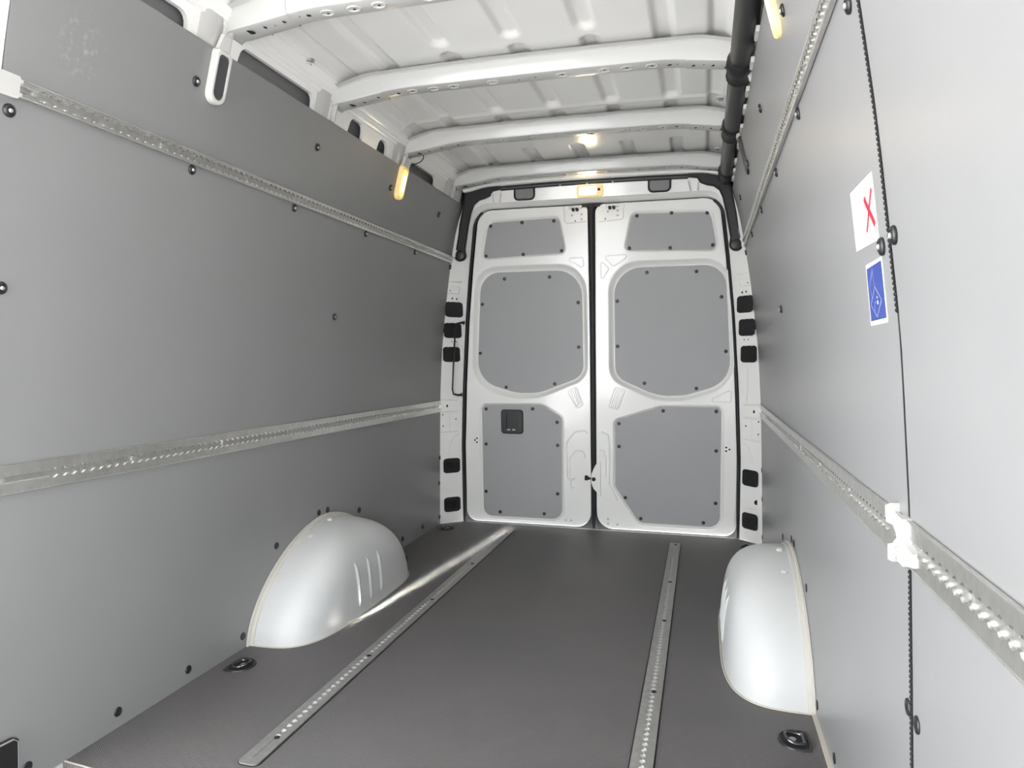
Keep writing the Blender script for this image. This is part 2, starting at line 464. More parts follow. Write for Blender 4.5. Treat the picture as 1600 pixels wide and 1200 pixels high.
# side cant rails with slots
def cant(side, notches, nm):
    z0, z1 = 1.785, 1.886
    f3 = lambda y, z, off=0.0: (side * (0.739 - off - (z - 1.785) / 0.101 * 0.026), y, z)
    P = [(YF if side > 0 else 0.9, z0)]
    for a, bb, top in notches:
        r = min(0.03, (bb - a) / 3)
        P.append((a, z0))
        for k in range(5): t = k / 4 * math.pi / 2; P.append((a + 0.01 + r - r * math.cos(t), top - r + r * math.sin(t)))
        for k in range(5): t = k / 4 * math.pi / 2; P.append((bb - 0.006 - r + r * math.sin(t), top - r + r * math.cos(t)))
        P.append((bb, z0))
    P += [(3.72, z0), (3.72, z1), (YF if side > 0 else 0.9, z1)]
    b = MB()
    b.fill(P, f3=lambda y, z: f3(y, z), flip=(side > 0))
    b.loft([[f3(*p) for p in P], [f3(p[0], p[1], -0.012) for p in P]], flip=(side < 0))
    t = b.build(nm, M_WHITE)
    # upper moulded strip between the slots and the roof skin
    prof = [(0.713, 1.886), (0.708, 1.889), (0.705, 1.897), (0.699, 1.901), (0.697, 1.909), (0.690, 1.913), (0.687, 1.922), (0.681, 1.930), (0.676, 1.944), (0.668, 1.950), (0.664, 1.962)]
    b = MB(); ya = YF if side > 0 else 0.9
    b.loft([[(side * x, ya, z) for x, z in prof], [(side * x, 3.72, z) for x, z in prof]], closed=False, flip=(side < 0))
    b.build('roof_side_moulding', M_WHITE, t, 20)
    return t
tag(cant(-1, [(1.10, 1.59, 1.864), (1.785, 2.20, 1.870), (2.44, 2.565, 1.880), (2.685, 2.785, 1.874), (3.015, 3.345, 1.868)], 'trim_4'),
    'white slotted cant rail between left wall lining and roof', 'trim', kind='structure')
tag(cant(1, [(0.2, 0.9, 1.868), (1.2, 1.59, 1.864), (1.80, 2.20, 1.872), (2.44, 2.565, 1.874), (2.685, 2.80, 1.872), (3.03, 3.34, 1.868)], 'trim_5'),
    'white slotted cant rail between right wall lining and roof', 'trim', kind='structure')

# ------------------------------------------------------------------ fasteners on the linings
bV, bF = lathe([(0.0135, 0.0), (0.0138, 0.0025), (0.0122, 0.0052), (0.0085, 0.0066), (0.0075, 0.0052), (0.0045, 0.0050)], 18)
ME_BOLT = mesh_of('bolt', bV, bF, M_BOLT)
pV, pF = lathe([(0.0046, 0.0044), (0.0044, 0.0072), (0.0028, 0.0086)], 12)
ME_PIN = mesh_of('pin', pV, pF, M_PIN)
fV, fF = lathe([(0.0125, 0.0), (0.0125, 0.0016), (0.0112, 0.0030), (0.0050, 0.0034), (0.004, 0.0026)], 18)
ME_FLAT = mesh_of('bolt_flat', fV, fF, M_BOLT)
dV, dF = lathe([(0.0098, 0.0), (0.0098, 0.0022), (0.0080, 0.0045), (0.0045, 0.0050), (0.0036, 0.0036)], 16)
ME_DBOLT = mesh_of('bolt_door', dV, dF, M_BOLT)
qV, qF = lathe([(0.0034, 0.0034), (0.0032, 0.0044)], 10)
ME_DPIN = mesh_of('pin_door', qV, qF, M_SCREW)

def wall_rot(side, z):
    nx, nz = WN(z); n = Vector((side * nx, 0, nz))
    return n.to_track_quat('Z', 'Y').to_euler()
def wall_bolt(wall, side, y, z, flat=False):
    o = place('bolt', ME_FLAT if flat else ME_BOLT, wall, wall_pt(side, y, z, 0.0), wall_rot(side, z))
    if not flat:
        p = bpy.data.objects.new('pin', ME_PIN); COL.objects.link(p); p.parent = o
COMMON = [(1.632, 1.710, 0), (2.247, 1.710, 0), (2.853, 1.708, 0), (3.436, 1.705, 0), (2.523, 1.130, 0), (3.755, 1.122, 0),
          (2.18, 0.297, 1), (2.465, 0.355, 1), (2.532, 0.353, 1), (2.806, 0.293, 1),
          (1.218, 0.041, 1), (1.474, 0.042, 1), (1.735, 0.041, 1), (1.992, 0.042, 1), (3.281, 0.046, 1), (3.543, 0.047, 1), (3.80, 0.044, 1),
          (3.786, 0.392, 1), (3.784, 0.244, 1)]
for y, z, f in COMMON + [(1.135, 1.471, 0), (1.664, 1.486, 0), (2.169, 1.484, 0), (2.703, 1.486, 0), (3.225, 1.484, 0), (3.726, 1.474, 0), (1.146, 1.113, 0)]:
    wall_bolt(wall_left, -1, y, z, f)
for y, z, f in COMMON + [(1.151, 1.487, 0), (1.693, 1.508, 0), (2.186, 1.503, 0), (2.720, 1.503, 0), (3.236, 1.502, 0), (3.72, 1.492, 0), (1.143, 1.130, 0), (1.118, 0.461, 1)]:
    wall_bolt(wall_right, 1, y, z, f)
wall_bolt(wall_right, 1, 1.074, 1.135, 0); wall_bolt(wall_right, 1, 1.074, 0.457, 1)

# ------------------------------------------------------------------ rear frame
def door_half(z):
    P = [(0.0, 0.757), (0.44, 0.757), (0.81, 0.742), (1.18, 0.718), (1.50, 0.687), (1.80, 0.652)]
    for i in range(len(P) - 1):
        if z <= P[i + 1][0]:
            t = (z - P[i][0]) / (P[i + 1][0] - P[i][0]); return P[i][1] + t * (P[i + 1][1] - P[i][1])
    return P[-1][1]
# inner (door opening) and outer (wall profile) paths with matching points, from left foot over the top to right foot
inn, out = [], []
for k in range(25):
    z = 1.70 * k / 24; inn.append((-(door_half(z) + 0.022), z)); zz = 1.80 * k / 24; out.append((-W(zz) + 0.0005, zz))
cx0, cz0 = -(door_half(1.70) + 0.022), 1.70
for k in range(1, 11):
    t = k / 10 * math.pi / 2; x = cx0 + 0.018 * k / 10 + 0.095 * (1 - math.cos(t)); z = 1.70 + 0.105 * math.sin(t)
    inn.append((x, z)); out.append((-(0.716 - 0.10 * (k / 10) ** 2), 1.80 + 0.102 * math.sin(t)))
x_end = inn[-1][0]
for k in range(1, 25):
    u = k / 24; inn.append((x_end * (1 - u), 1.805)); out.append((out[34][0] * (1 - u), 1.902 + 0.004 * u))
inn = inn + [(-x, z) for x, z in inn[-2::-1]]; out = out + [(-x, z) for x, z in out[-2::-1]]
def frame_y(q, o, t):                          # from the opening (t=0) to the wall / header top (t=1)
    return None
rings = []
for t, yb, yt in ((0.0, 3.945, 3.945), (0.0, 3.912, 3.905), (0.10, 3.902, 3.888), (0.18, 3.893, 3.868), (0.5, 3.863, 3.863), (1.0, 3.812, 3.856)):
    r = []
    for i, (a, c) in enumerate(zip(inn, out)):
        x = a[0] + (c[0] - a[0]) * t; z = a[1] + (c[1] - a[1]) * t
        w = sm((a[1] - 1.55) / 0.25); Y = yb + (yt - yb) * w
        r.append((x, Y - LEAN * z, z))
    rings.append(r)
b = MB(); b.loft(rings, closed=False, flip=True)
wall_back = tag(b.build('wall_back', M_WHITE, smooth=30), 'white painted rear frame around the two rear doors', 'wall', kind='structure')
ROOF_REAR.build('roof_rear_panel', M_WHITE, wall_back, 25)['label'] = 'stepped white roof edge above the rear doors'
from mathutils.bvhtree import BVHTree
FRAME = BVHTree.FromPolygons(b.V, b.F)
def fpt(x, z, d=0.0):                          # point on the slanting pillar face, d towards the camera
    hit = FRAME.ray_cast(Vector((x, 3.0, z)), Vector((0, 1, 0)))
    Y = hit[0].y if hit[0] is not None else 3.86 - LEAN * z
    return (x, Y - d, z)

# dark vent flaps in both pillars
def slab(b, P, f, d0, d1):
    P = ccw(P)
    b.fill(P, f3=lambda x, z: f(x, z, d1), flip=False)
    b.loft([[f(x, z, d0) for x, z in P], [f(x, z, d1) for x, z in P]], flip=False)
VENTS = [(0.784, 1.240), (0.795, 1.122), (0.806, 0.986), (0.824, 0.340), (0.826, 0.110)]
for side in (-1, 1):
    for i, (x, z) in enumerate(VENTS):
        b = MB(); w, h = 0.037, 0.043
        qa, qb = [min(fpt(side * x + q, z + e)[1] for e in (-0.03, 0, 0.03)) for q in (-0.03, 0.03)]
        VSL = (qb - qa) / 0.06; VP0 = Vector((side * x, (qa + qb) / 2, z))
        P = rpoly([(side * x - w, z - h, 0.016), (side * x + w, z - h, 0.016), (side * x + w, z + h, 0.016), (side * x - w, z + h, 0.016)], 5)
        slab(b, P, lambda u, v, d: (u, VP0.y + (u - VP0.x) * VSL - LEAN * (v - VP0.z) - d, v), -0.006, 0.0045)
        v = b.build('pillar_vent', M_PLASTIC if i < 3 else M_BLACK, wall_back)
        v['label'] = 'dark square vent flap in the white pillar'
        b = MB()
        if i >= 3:                              # mesh pattern ribs on the two low vents
            for k in range(-4, 5):
                for dgn in (1, -1):
                    pts = []
                    for s in (-1, 1):
                        u = max(-0.03, min(0.03, s * 0.03)); xx = k * 0.011 + u * 0.6; zz = u * dgn
                        pts.append(fpt(side * x + max(-0.031, min(0.031, xx)), z + zz, 0.0085))
                    b.tube(pts, 0.0011, 4)
            b.build('vent_mesh', M_PLASTIC, v)
        else:
            for s in (-1, 1):
                b.add([fpt(side * x + dx, z + s * 0.0425 + dz, 0.0090) for dx, dz in ((-0.018, -.0015), (-0.008, -.0015), (-0.008, .0015), (-0.018, .0015))], [(0, 1, 2, 3)])
                b.add([fpt(side * x + dx, z + s * 0.0425 + dz, 0.0090) for dx, dz in ((0.008, -.0015), (0.018, -.0015), (0.018, .0015), (0.008, .0015))], [(0, 1, 2, 3)])
            b.build('vent_clip', M_WPLAST, v)
hV, hF = lathe([(1.0, 0.0), (1.0, 0.0003)], 12)
ME_HOLE = mesh_of('punched_hole', hV, hF, M_HOLE, False)
R_BACK = Vector((0, -1, -LEAN)).to_track_quat('Z', 'Y').to_euler()
for side in (-1, 1):
    for x, z, r in ((0.772, 1.300, .005), (0.790, 1.302, .005), (0.785, 1.060, .003), (0.803, 1.060, .003), (0.838, 0.690, .007),
                    (0.800, 0.612, .004), (0.858, 0.640, .004), (0.858, 0.575, .004), (0.795, 1.345, .003)):
        place('punched_hole', ME_HOLE, wall_back, fpt(side * x, z, 0.0022), R_BACK, (r, r * 1.15, 1))
place('punched_hole', ME_HOLE, wall_back, fpt(0.856, 0.218, 0.003), R_BACK, (0.012, 0.013, 1))
# pressed lines and steps in the pillars
def ridge(b, pts, f, w=0.0022, h=0.0018, closed=True):
    w, h = w * 1.25, h * 1.5; n = len(pts); rings = []
    for i in range(n):
        p = Vector(pts[i]); a = Vector(pts[i - 1]) if (closed or i) else p; c = Vector(pts[(i + 1) % n]) if (closed or i < n - 1) else p
        d = c - a
        if d.length < 1e-9: d = Vector((1, 0))
        d.normalize(); nn = Vector((-d.y, d.x))
        q = [(p + nn * w), (p + nn * w * 0.4), (p - nn * w * 0.4), (p - nn * w)]
        rings.append([f(q[0].x, q[0].y, -0.0008), f(q[1].x, q[1].y, h), f(q[2].x, q[2].y, h), f(q[3].x, q[3].y, -0.0008)])
    if closed: rings.append(rings[0])
    b.loft(rings, closed=False)
for side in (-1, 1):
    sx = lambda L: [(side * x, z) for x, z in L]
    for zz in (0.725, 0.656):
        b = MB(); ridge(b, sx([(0.787, zz), (W(zz) - 0.002, zz)]), fpt, 0.004, 0.004, False); b.build('pressed_line', M_WHITE, wall_back, 50)
    b = MB(); ridge(b, sx([(0.79, 0.54), (0.868, 0.54)]), fpt, 0.003, 0.003, False); b.build('pressed_line', M_WHITE, wall_back, 50)
    b = MB(); ridge(b, sx([(0.828, 0.54), (0.828, 0.645)]), fpt, 0.0025, 0.0025, False); b.build('pressed_line', M_WHITE, wall_back, 50)
    b = MB(); ridge(b, sx([(0.79, 0.52), (0.815, 0.50), (0.83, 0.46), (0.832, 0.405)]), fpt, 0.003, 0.003, False); b.build('pressed_line', M_WHITE, wall_back, 50)
    b = MB(); ridge(b, sx(rpoly([(0.76, 1.33, .006), (0.812, 1.33, .006), (0.806, 1.368, .006), (0.754, 1.368, .006)], 3)), fpt, 0.002, 0.002); b.build('pressed_line', M_WHITE, wall_back, 50)
    b = MB(); ridge(b, sx([(0.745, 1.395), (0.80, 1.395)]), fpt, 0.003, 0.003, False); b.build('pressed_line', M_WHITE, wall_back, 50)
    b = MB(); ridge(b, sx([(0.80, 0.74), (0.805, 0.80), (0.80, 0.92)]), fpt, 0.003, 0.003, False); b.build('pressed_line', M_WHITE, wall_back, 50)
    b = MB(); ridge(b, sx([(0.79, 0.175), (0.87, 0.182)]), fpt, 0.002, 0.002, False); b.build('pressed_line', M_WHITE, wall_back, 50)
# pockets in the header
for x0, x1 in ((-0.422, -0.312), (0.300, 0.409)):
    b = MB()
    hp = lambda x, z, d=0.0: (x, 3.8585 - LEAN * z - d, z)
    P = rpoly([(x0, 1.829, 0.022), (x1, 1.829, 0.022), (x1, 1.900, 0.004), (x0, 1.900, 0.004)], 5)
    slab(b, P, hp, -0.004, 0.003)
    pk = b.build('header_pocket', M_SKIN, wall_back); pk['label'] = 'grey pocket in the white header above a rear door'
    b = MB(); ridge(b, P, lambda x, z, d: hp(x, z, d + 0.004), 0.004, 0.004); b.build('pocket_rim', M_BLACK, pk)
b = MB()
for xx in (-0.520, 0.0, 0.5):
    pass
for s in (-1, 1):
    ridge(b, [(s * 0.555, 1.872), (s * 0.548, 1.86), (s * 0.545, 1.822)], lambda x, z, d: (x, 3.8585 - LEAN * z - d - 0.002, z), 0.003, 0.004, False)
    ridge(b, [(s * 0.500, 1.872), (s * 0.502, 1.86), (s * 0.510, 1.822)], lambda x, z, d: (x, 3.8585 - LEAN * z - d - 0.002, z), 0.003, 0.004, False)
b.build('header_bead', M_WHITE, wall_back, 50)

# black seal round the door opening and dark backing behind the doors
b = MB(); path = [p for p in inn]
for sg in (-1, 1):
    b = MB(); half = [p for p in path[:31]]
    b.tube([(-sg * x * 0.989, 3.920 - LEAN * z, z * 0.998 + 0.002) for x, z in half], 0.0075, 8)
    b.build('door_seal', M_BLACK, wall_back, True)['label'] = 'black rubber seal up the side of the rear door opening'
b = MB(); b.add([dpt(-0.96, -0.05, -0.08), dpt(0.96, -0.05, -0.08), dpt(0.96, 2.06, -0.08), dpt(-0.96, 2.06, -0.08)], [(0, 1, 2, 3)])
b.build('rear_backing', M_BLACK, wall_back)  # added unseen plate, closes off sky light leaking past the frame

# ------------------------------------------------------------------ the two rear doors
def door(n, label, outer, wins, panels_label):
    """outer: corner list; wins: (outer corners, inner corners, depth, bolts)"""
    b = MB(); O = ccw(rpoly(outer, 6))
    holes = []
    for oc, ic, dep, bolts in wins: holes.append(ccw(rpoly(oc, 7)))
    b.fill(O, holes, f3=lambda x, z: dpt(x, z, 0.0))
    def inset(P, d):
        c = []; N = len(P)
        for i in range(N):
            p = Vector(P[i]); t = Vector(P[(i + 1) % N]) - Vector(P[i - 1])
            if t.length < 1e-9: c.append(P[i]); continue
            t.normalize(); c.append((p.x + t.y * d, p.y - t.x * d))
        return c
    b.loft([[dpt(x, z, 0.0) for x, z in O], [dpt(x, z, -0.002) for x, z in inset(O, 0.003)], [dpt(x, z, -0.007) for x, z in inset(O, 0.005)], [dpt(x, z, -0.045) for x, z in inset(O, 0.005)]], flip=True)
    d = tag(b.build('door_%d' % n, M_WHITE), label, 'door', kind='structure')
    me = d.data
    for (oc, ic, dep, bolts) in wins:
        Pa, Pb = ccw(rpoly(oc, 7)), ccw(rpoly(ic, 7))
        mixp = lambda t: [(p[0] + (q[0] - p[0]) * t, p[1] + (q[1] - p[1]) * t) for p, q in zip(Pa, Pb)]
        b = MB()
        if dep > 0.015:
            prof = [(0.0, 0.0), (0.06, 0.0), (0.14, -0.001), (0.25, -0.005), (0.42, -0.014), (0.58, -0.022), (0.72, -0.027), (0.84, -0.0295), (0.90, -0.0285), (0.95, -0.0285), (1.0, -0.031)]
            b.loft([[dpt(x, z, dd * dep / 0.031) for x, z in mixp(t)] for t, dd in prof])
        else:
            prof = [(0.0, 0.0), (0.12, 0.0015), (0.30, 0.0025), (0.48, 0.0015), (0.62, -0.003), (0.8, -0.006), (1.0, -dep)]
            b.loft([[dpt(x, z, dd) for x, z in mixp(t)] for t, dd in prof])
        b.build('panel_surround', M_WHITE, d, True)
        b = MB(); b.fill(Pb, f3=lambda x, z: dpt(x, z, -dep + 0.002))
        b.loft([[dpt(x, z, -dep - 0.004) for x, z in Pb], [dpt(x, z, -dep + 0.002) for x, z in Pb]])
        pn = b.build('lining_panel', M_DPANEL, d); pn['label'] = 'grey lining panel'
        for x, z in bolts:
            o = place('bolt', ME_DBOLT, pn, dpt(x, z, -dep + 0.002), R_BACK)
    return d

def mir(L, sh=0.0): return [(-c[0] + sh,) + tuple(c[1:]) for c in L][::-1]
L_out = [(-0.757, 0.010, 0.06), (-0.757, 0.44, 0.2), (-0.742, 0.81, 0.5), (-0.718, 1.18, 0.5), (-0.687, 1.50, 0.3), (-0.652, 1.795, 0.085), (-0.036, 1.795, 0.03), (-0.026, 1.1, 0.5), (-0.023, 0.010, 0.085)]
Lw_i = [(-0.636, 1.532, 0.028), (-0.598, 1.728, 0.045), (-0.196, 1.738, 0.030), (-0.160, 1.548, 0.028)]
Lw_o = [(-0.652, 1.517, 0.036), (-0.612, 1.744, 0.055), (-0.186, 1.755, 0.040), (-0.143, 1.533, 0.036)]
Lw_b = [(-0.586, 1.711), (-0.403, 1.722), (-0.221, 1.722), (-0.179, 1.558), (-0.398, 1.546), (-0.616, 1.545)]
Lm_i = [(-0.688, 0.835, 0.15), (-0.655, 1.453, 0.115), (-0.072, 1.453, 0.145), (-0.064, 0.866, 0.09), (-0.315, 0.768, 0.3), (-0.455, 0.764, 0.3)]
Lm_o = [(-0.722, 0.800, 0.17), (-0.692, 1.492, 0.140), (-0.036, 1.492, 0.165), (-0.030, 0.848, 0.11), (-0.305, 0.734, 0.33), (-0.455, 0.722, 0.33)]
Lm_b = [(-0.516, 1.416), (-0.253, 1.419), (-0.092, 1.274), (-0.090, 1.027), (-0.229, 0.819), (-0.515, 0.797), (-0.668, 0.993), (-0.650, 1.275)]
Ll_i = [(-0.657, 0.040, 0.050), (-0.657, 0.693, 0.030), (-0.300, 0.698, 0.050), (-0.188, 0.628, 0.040), (-0.188, 0.042, 0.060)]
Ll_o = [(-0.677, 0.020, 0.064), (-0.675, 0.708, 0.040), (-0.292, 0.713, 0.060), (-0.171, 0.638, 0.050), (-0.171, 0.022, 0.074)]
Ll_b = [(-0.632, 0.670), (-0.354, 0.676), (-0.213, 0.602), (-0.211, 0.470), (-0.213, 0.190), (-0.293, 0.069), (-0.557, 0.065), (-0.641, 0.183), (-0.636, 0.464)]
door_1 = door(1, 'left white rear door with a black handle in its lower grey panel', L_out,
              [(Lw_o, Lw_i, 0.009, Lw_b), (Lm_o, Lm_i, 0.031, Lm_b), (Ll_o, Ll_i, 0.009, Ll_b)], '')
R_out = [(0.016, 0.010, 0.085), (0.012, 1.1, 0.5), (0.012, 1.795, 0.045)] + mir(L_out[:6])
Rw_i, Rw_o = mir(Lw_i, 0.012), mir(Lw_o, 0.012)
Rw_b = [(0.232, 1.726), (0.413, 1.732), (0.595, 1.723), (0.624, 1.556), (0.407, 1.550), (0.192, 1.557)]
Rm_i = [(0.114, 0.862, 0.09), (0.108, 1.455, 0.145), (0.690, 1.457, 0.115), (0.726, 0.838, 0.15), (0.490, 0.764, 0.3), (0.345, 0.757, 0.3)]
Rm_o = [(0.080, 0.843, 0.11), (0.074, 1.492, 0.165), (0.716, 1.493, 0.140), (0.747, 0.812, 0.17), (0.490, 0.728, 0.33), (0.340, 0.724, 0.33)]
Rm_b = [(0.284, 1.427), (0.543, 1.425), (0.672, 1.288), (0.698, 1.001), (0.548, 0.802), (0.272, 0.827), (0.126, 1.030), (0.124, 1.277)]
Rl_i = [(0.115, 0.620, 0.030), (0.360, 0.700, 0.060), (0.678, 0.703, 0.030), (0.678, 0.050, 0.060), (0.248, 0.050, 0.050), (0.115, 0.250, 0.050)]
Rl_o = [(0.098, 0.632, 0.040), (0.355, 0.716, 0.070), (0.694, 0.718, 0.040), (0.694, 0.032, 0.072), (0.240, 0.030, 0.060), (0.098, 0.245, 0.060)]
Rl_b = [(0.136, 0.603), (0.375, 0.679), (0.652, 0.681), (0.654, 0.468), (0.654, 0.182), (0.592, 0.071), (0.256, 0.074), (0.171, 0.188), (0.136, 0.475)]
door_2 = door(2, 'right white rear door with three plain grey panels', R_out,
              [(Rw_o, Rw_i, 0.009, Rw_b), (Rm_o, Rm_i, 0.031, Rm_b), (Rl_o, Rl_i, 0.009, Rl_b)], '')

# black rubber between the doors
b = MB(); pts = [(-0.0125, 1.795), (-0.008, 1.3), (-0.006, 0.6), (-0.004, 0.004)]
b.tube([dpt(x, z, -0.012) for x, z in pts], [0.024, 0.0185, 0.0185, 0.016], 10)
b.build('centre_seal', M_BLACK, door_2, True)['label'] = 'black rubber seal between the two doors'
b = MB(); slab(b, [(-0.062, 1.785), (0.036, 1.785), (0.040, 1.802), (-0.066, 1.802)], dpt, -0.02, 0.004)
b.build('seal_head', M_BLACK, door_2)

# pressed details of the doors
b = MB(); ridge(b, rpoly([(-0.150, 0.777, .01), (-0.100, 0.806, .01), (-0.063, 0.706, .01), (-0.098, 0.682, .01)], 4), dpt, 0.003, 0.004); b.build('pressed_rib', M_WHITE, door_1, 50)
b = MB(); ridge(b, rpoly([(-0.134, 0.775, .006), (-0.122, 0.783, .006), (-0.090, 0.703, .006), (-0.100, 0.697, .006)], 3), dpt, 0.003, 0.004); b.build('pressed_rib', M_WHITE, door_1, 50)
b = MB(); ridge(b, rpoly([(-0.112, 0.788, .006), (-0.102, 0.794, .006), (-0.074, 0.712, .006), (-0.083, 0.706, .006)], 3), dpt, 0.003, 0.004); b.build('pressed_rib', M_WHITE, door_1, 50)
b = MB(); ridge(b, rpoly([(-0.158, 1.515, .014), (-0.062, 1.517, .01), (-0.052, 1.452, .012), (-0.10, 1.485, .02)], 4), dpt, 0.003, 0.003); b.build('pressed_rib', M_WHITE, door_1, 50)
b = MB(); ridge(b, rpoly([(-0.150, 0.165, .02), (-0.160, 0.49, .06), (-0.105, 0.556, .05), (-0.04, 0.556, .01)], 5), dpt, 0.004, 0.004, False); b.build('pressed_rib', M_WHITE, door_1, 50)
b = MB(); ridge(b, rpoly([(-0.132, 0.19, .01), (-0.142, 0.40, .03), (-0.10, 0.455, .04), (-0.045, 0.43, .04)], 5), dpt, 0.003, 0.003, False); b.build('pressed_rib', M_WHITE, door_1, 50)
b = MB(); ridge(b, [(-0.165, 1.795), (-0.160, 1.72), (-0.150, 1.705), (-0.040, 1.71)], dpt, 0.003, 0.003, False); b.build('pressed_rib', M_WHITE, door_1, 50)
b = MB(); ridge(b, rpoly([(0.080, 0.695, .01), (0.118, 0.806, .01), (0.171, 0.790, .01), (0.130, 0.680, .01)], 4), dpt, 0.003, 0.004); b.build('pressed_rib', M_WHITE, door_2, 50)
b = MB(); ridge(b, rpoly([(0.092, 0.700, .006), (0.126, 0.795, .006), (0.138, 0.792, .006), (0.104, 0.697, .006)], 3), dpt, 0.003, 0.004); b.build('pressed_rib', M_WHITE, door_2, 50)
b = MB(); ridge(b, rpoly([(0.114, 0.694, .006), (0.148, 0.787, .006), (0.159, 0.783, .006), (0.124, 0.688, .006)], 3), dpt, 0.003, 0.004); b.build('pressed_rib', M_WHITE, door_2, 50)
b = MB(); ridge(b, rpoly([(0.052, 1.520, .01), (0.182, 1.524, .014), (0.168, 1.500, .012), (0.105, 1.462, .012)], 4), dpt, 0.003, 0.003); b.build('pressed_rib', M_WHITE, door_2, 50)
b = MB(); ridge(b, rpoly([(0.036, 1.50, .01), (0.082, 1.452, .012), (0.058, 1.41, .01), (0.040, 1.395, .01)], 4), dpt, 0.003, 0.003); b.build('pressed_rib', M_WHITE, door_2, 50)
b = MB(); ridge(b, rpoly([(0.60, 0.732, .01), (0.728, 0.732, .012), (0.726, 0.800, .014)], 4), dpt, 0.003, 0.003); b.build('pressed_rib', M_WHITE, door_2, 50)
b = MB(); ridge(b, [(0.04, 0.555), (0.075, 0.54), (0.085, 0.48), (0.082, 0.26), (0.13, 0.17)], dpt, 0.004, 0.004, False); b.build('pressed_rib', M_WHITE, door_2, 50)
b = MB(); ridge(b, [(0.03, 0.455), (0.055, 0.445), (0.066, 0.40), (0.064, 0.30)], dpt, 0.003, 0.003, False); b.build('pressed_rib', M_WHITE, door_2, 50)
b = MB(); ridge(b, [(0.165, 1.795), (0.160, 1.72), (0.150, 1.712), (0.03, 1.705)], dpt, 0.003, 0.003, False); b.build('pressed_rib', M_WHITE, door_2, 50)
# small holes
for d, L in ((door_1, [(-0.702, 0.486), (-0.690, 0.497), (-0.690, 0.474)]), (door_2, [(0.705, 0.489), (0.705, 0.470), (0.722, 0.479)])):
    for x, z in L: place('punched_hole', ME_HOLE, d, dpt(x, z, 0.0008), R_BACK, (0.0055, 0.0048, 1))
sV, sF = lathe([(0.006, 0.0), (0.006, 0.002), (0.004, 0.003)], 10); ME_SCREW = mesh_of('screw', sV, sF, M_SCREW)
for d, L in ((door_1, [(-0.118, 1.745), (-0.065, 1.748), (-0.065, 1.722), (-0.165, 0.042), (-0.135, 0.042)]),
             (door_2, [(0.078, 1.756), (0.130, 1.758), (0.130, 1.733), (0.075, 0.062), (0.075, 0.036), (0.128, 0.034)])):
    for x, z in L: place('screw', ME_SCREW, d, dpt(x, z, 0.0), R_BACK)
place('punched_hole', ME_HOLE, door_1, dpt(-0.100, 1.715, 0.0008), R_BACK, (0.003, 0.005, 1))
place('punched_hole', ME_HOLE, door_2, dpt(0.064, 1.718, 0.0008), R_BACK, (0.003, 0.005, 1))
# top latches
for d, x0 in ((door_1, -0.100), (door_2, 0.100)):
    b = MB(); slab(b, rpoly([(x0 - 0.036, 1.778, .004), (x0 + 0.036, 1.778, .004), (x0 + 0.036, 1.792, .004), (x0 - 0.036, 1.792, .004)], 3), dpt, -0.002, 0.012)
    t = b.build('top_latch', M_SCREW, d); t['label'] = 'grey latch plate with a black catch at the top of the door'
    b = MB(); slab(b, rpoly([(x0 - 0.018, 1.765, .005), (x0 - 0.004, 1.765, .005), (x0 - 0.003, 1.782, .002), (x0 - 0.018, 1.782, .002)], 3), dpt, 0.0, 0.018)
    slab(b, rpoly([(x0 + 0.004, 1.765, .005), (x0 + 0.018, 1.765, .005), (x0 + 0.018, 1.782, .002), (x0 + 0.003, 1.782, .002)], 3), dpt, 0.0, 0.018)
    b.build('catch', M_BLACK, t)
# centre lock
b = MB(); slab(b, [(0.028, 0.385), (0.010, 0.372), (-0.004, 0.345), (-0.016, 0.315), (-0.017, 0.265), (-0.006, 0.235), (0.012, 0.215), (0.020, 0.190), (0.034, 0.190), (0.034, 0.385)], dpt, -0.004, 0.009)
t = b.build('lock_plate', M_WHITE, door_2); t['label'] = 'white bulged lock plate over the gap between the doors'
b = MB(); V2, F2 = lathe([(0.011, 0), (0.011, 0.006), (0.007, 0.008)], 14)
place('lock_bolt', mesh_of('lock_bolt', V2, F2, M_BLACK), t, dpt(-0.003, 0.287, 0.009), R_BACK)
b = MB()
slab(b, rpoly([(-0.055, 0.278, .003), (-0.036, 0.278, .003), (-0.036, 0.305, .003), (-0.055, 0.305, .003)], 3), dpt, 0.0, 0.007)
slab(b, [(-0.038, 0.281), (-0.020, 0.284), (-0.020, 0.292), (-0.038, 0.300)], dpt, 0.0, 0.006)
b.build('latch', M_BLACK, door_1)['label'] = 'small black latch beside the gap'
# inner handle of the left door
hd = dpt
b = MB(); O = ccw(rpoly([(-0.540, 0.530, .018), (-0.410, 0.530, .018), (-0.410, 0.669, .018), (-0.540, 0.669, .018)], 6))
I = ccw(rpoly([(-0.508, 0.548, .006), (-0.440, 0.548, .006), (-0.440, 0.645, .006), (-0.508, 0.645, .006)], 6))
o2 = [((x + 0.475) * 0.93 - 0.475, (z - 0.60) * 0.93 + 0.60) for x, z in O]
b.loft([[dpt(x, z, -0.008) for x, z in O], [dpt(x, z, 0.001) for x, z in O], [dpt(x, z, 0.005) for x, z in o2], [dpt(x, z, 0.005) for x, z in I], [dpt(x, z, -0.006) for x, z in I]])
b.fill(I, f3=lambda x, z: dpt(x, z, -0.006))
t = b.build('door_handle', M_PLASTIC, door_1, 30); t['label'] = 'black recessed plastic door handle'
b = MB(); slab(b, rpoly([(-0.478, 0.572, .004), (-0.442, 0.572, .004), (-0.442, 0.640, .004), (-0.478, 0.640, .004)], 4), dpt, -0.006, 0.004)
b.build('lever', M_PLASTIC, t)
b = MB()
for x in (-0.497, -0.467): slab(b, rpoly([(x - 0.009, 0.549, .003), (x + 0.009, 0.549, .003), (x + 0.009, 0.556, .003), (x - 0.009, 0.556, .003)], 3), dpt, -0.006, 0.0)
b.build('catch', M_SCREW, t)

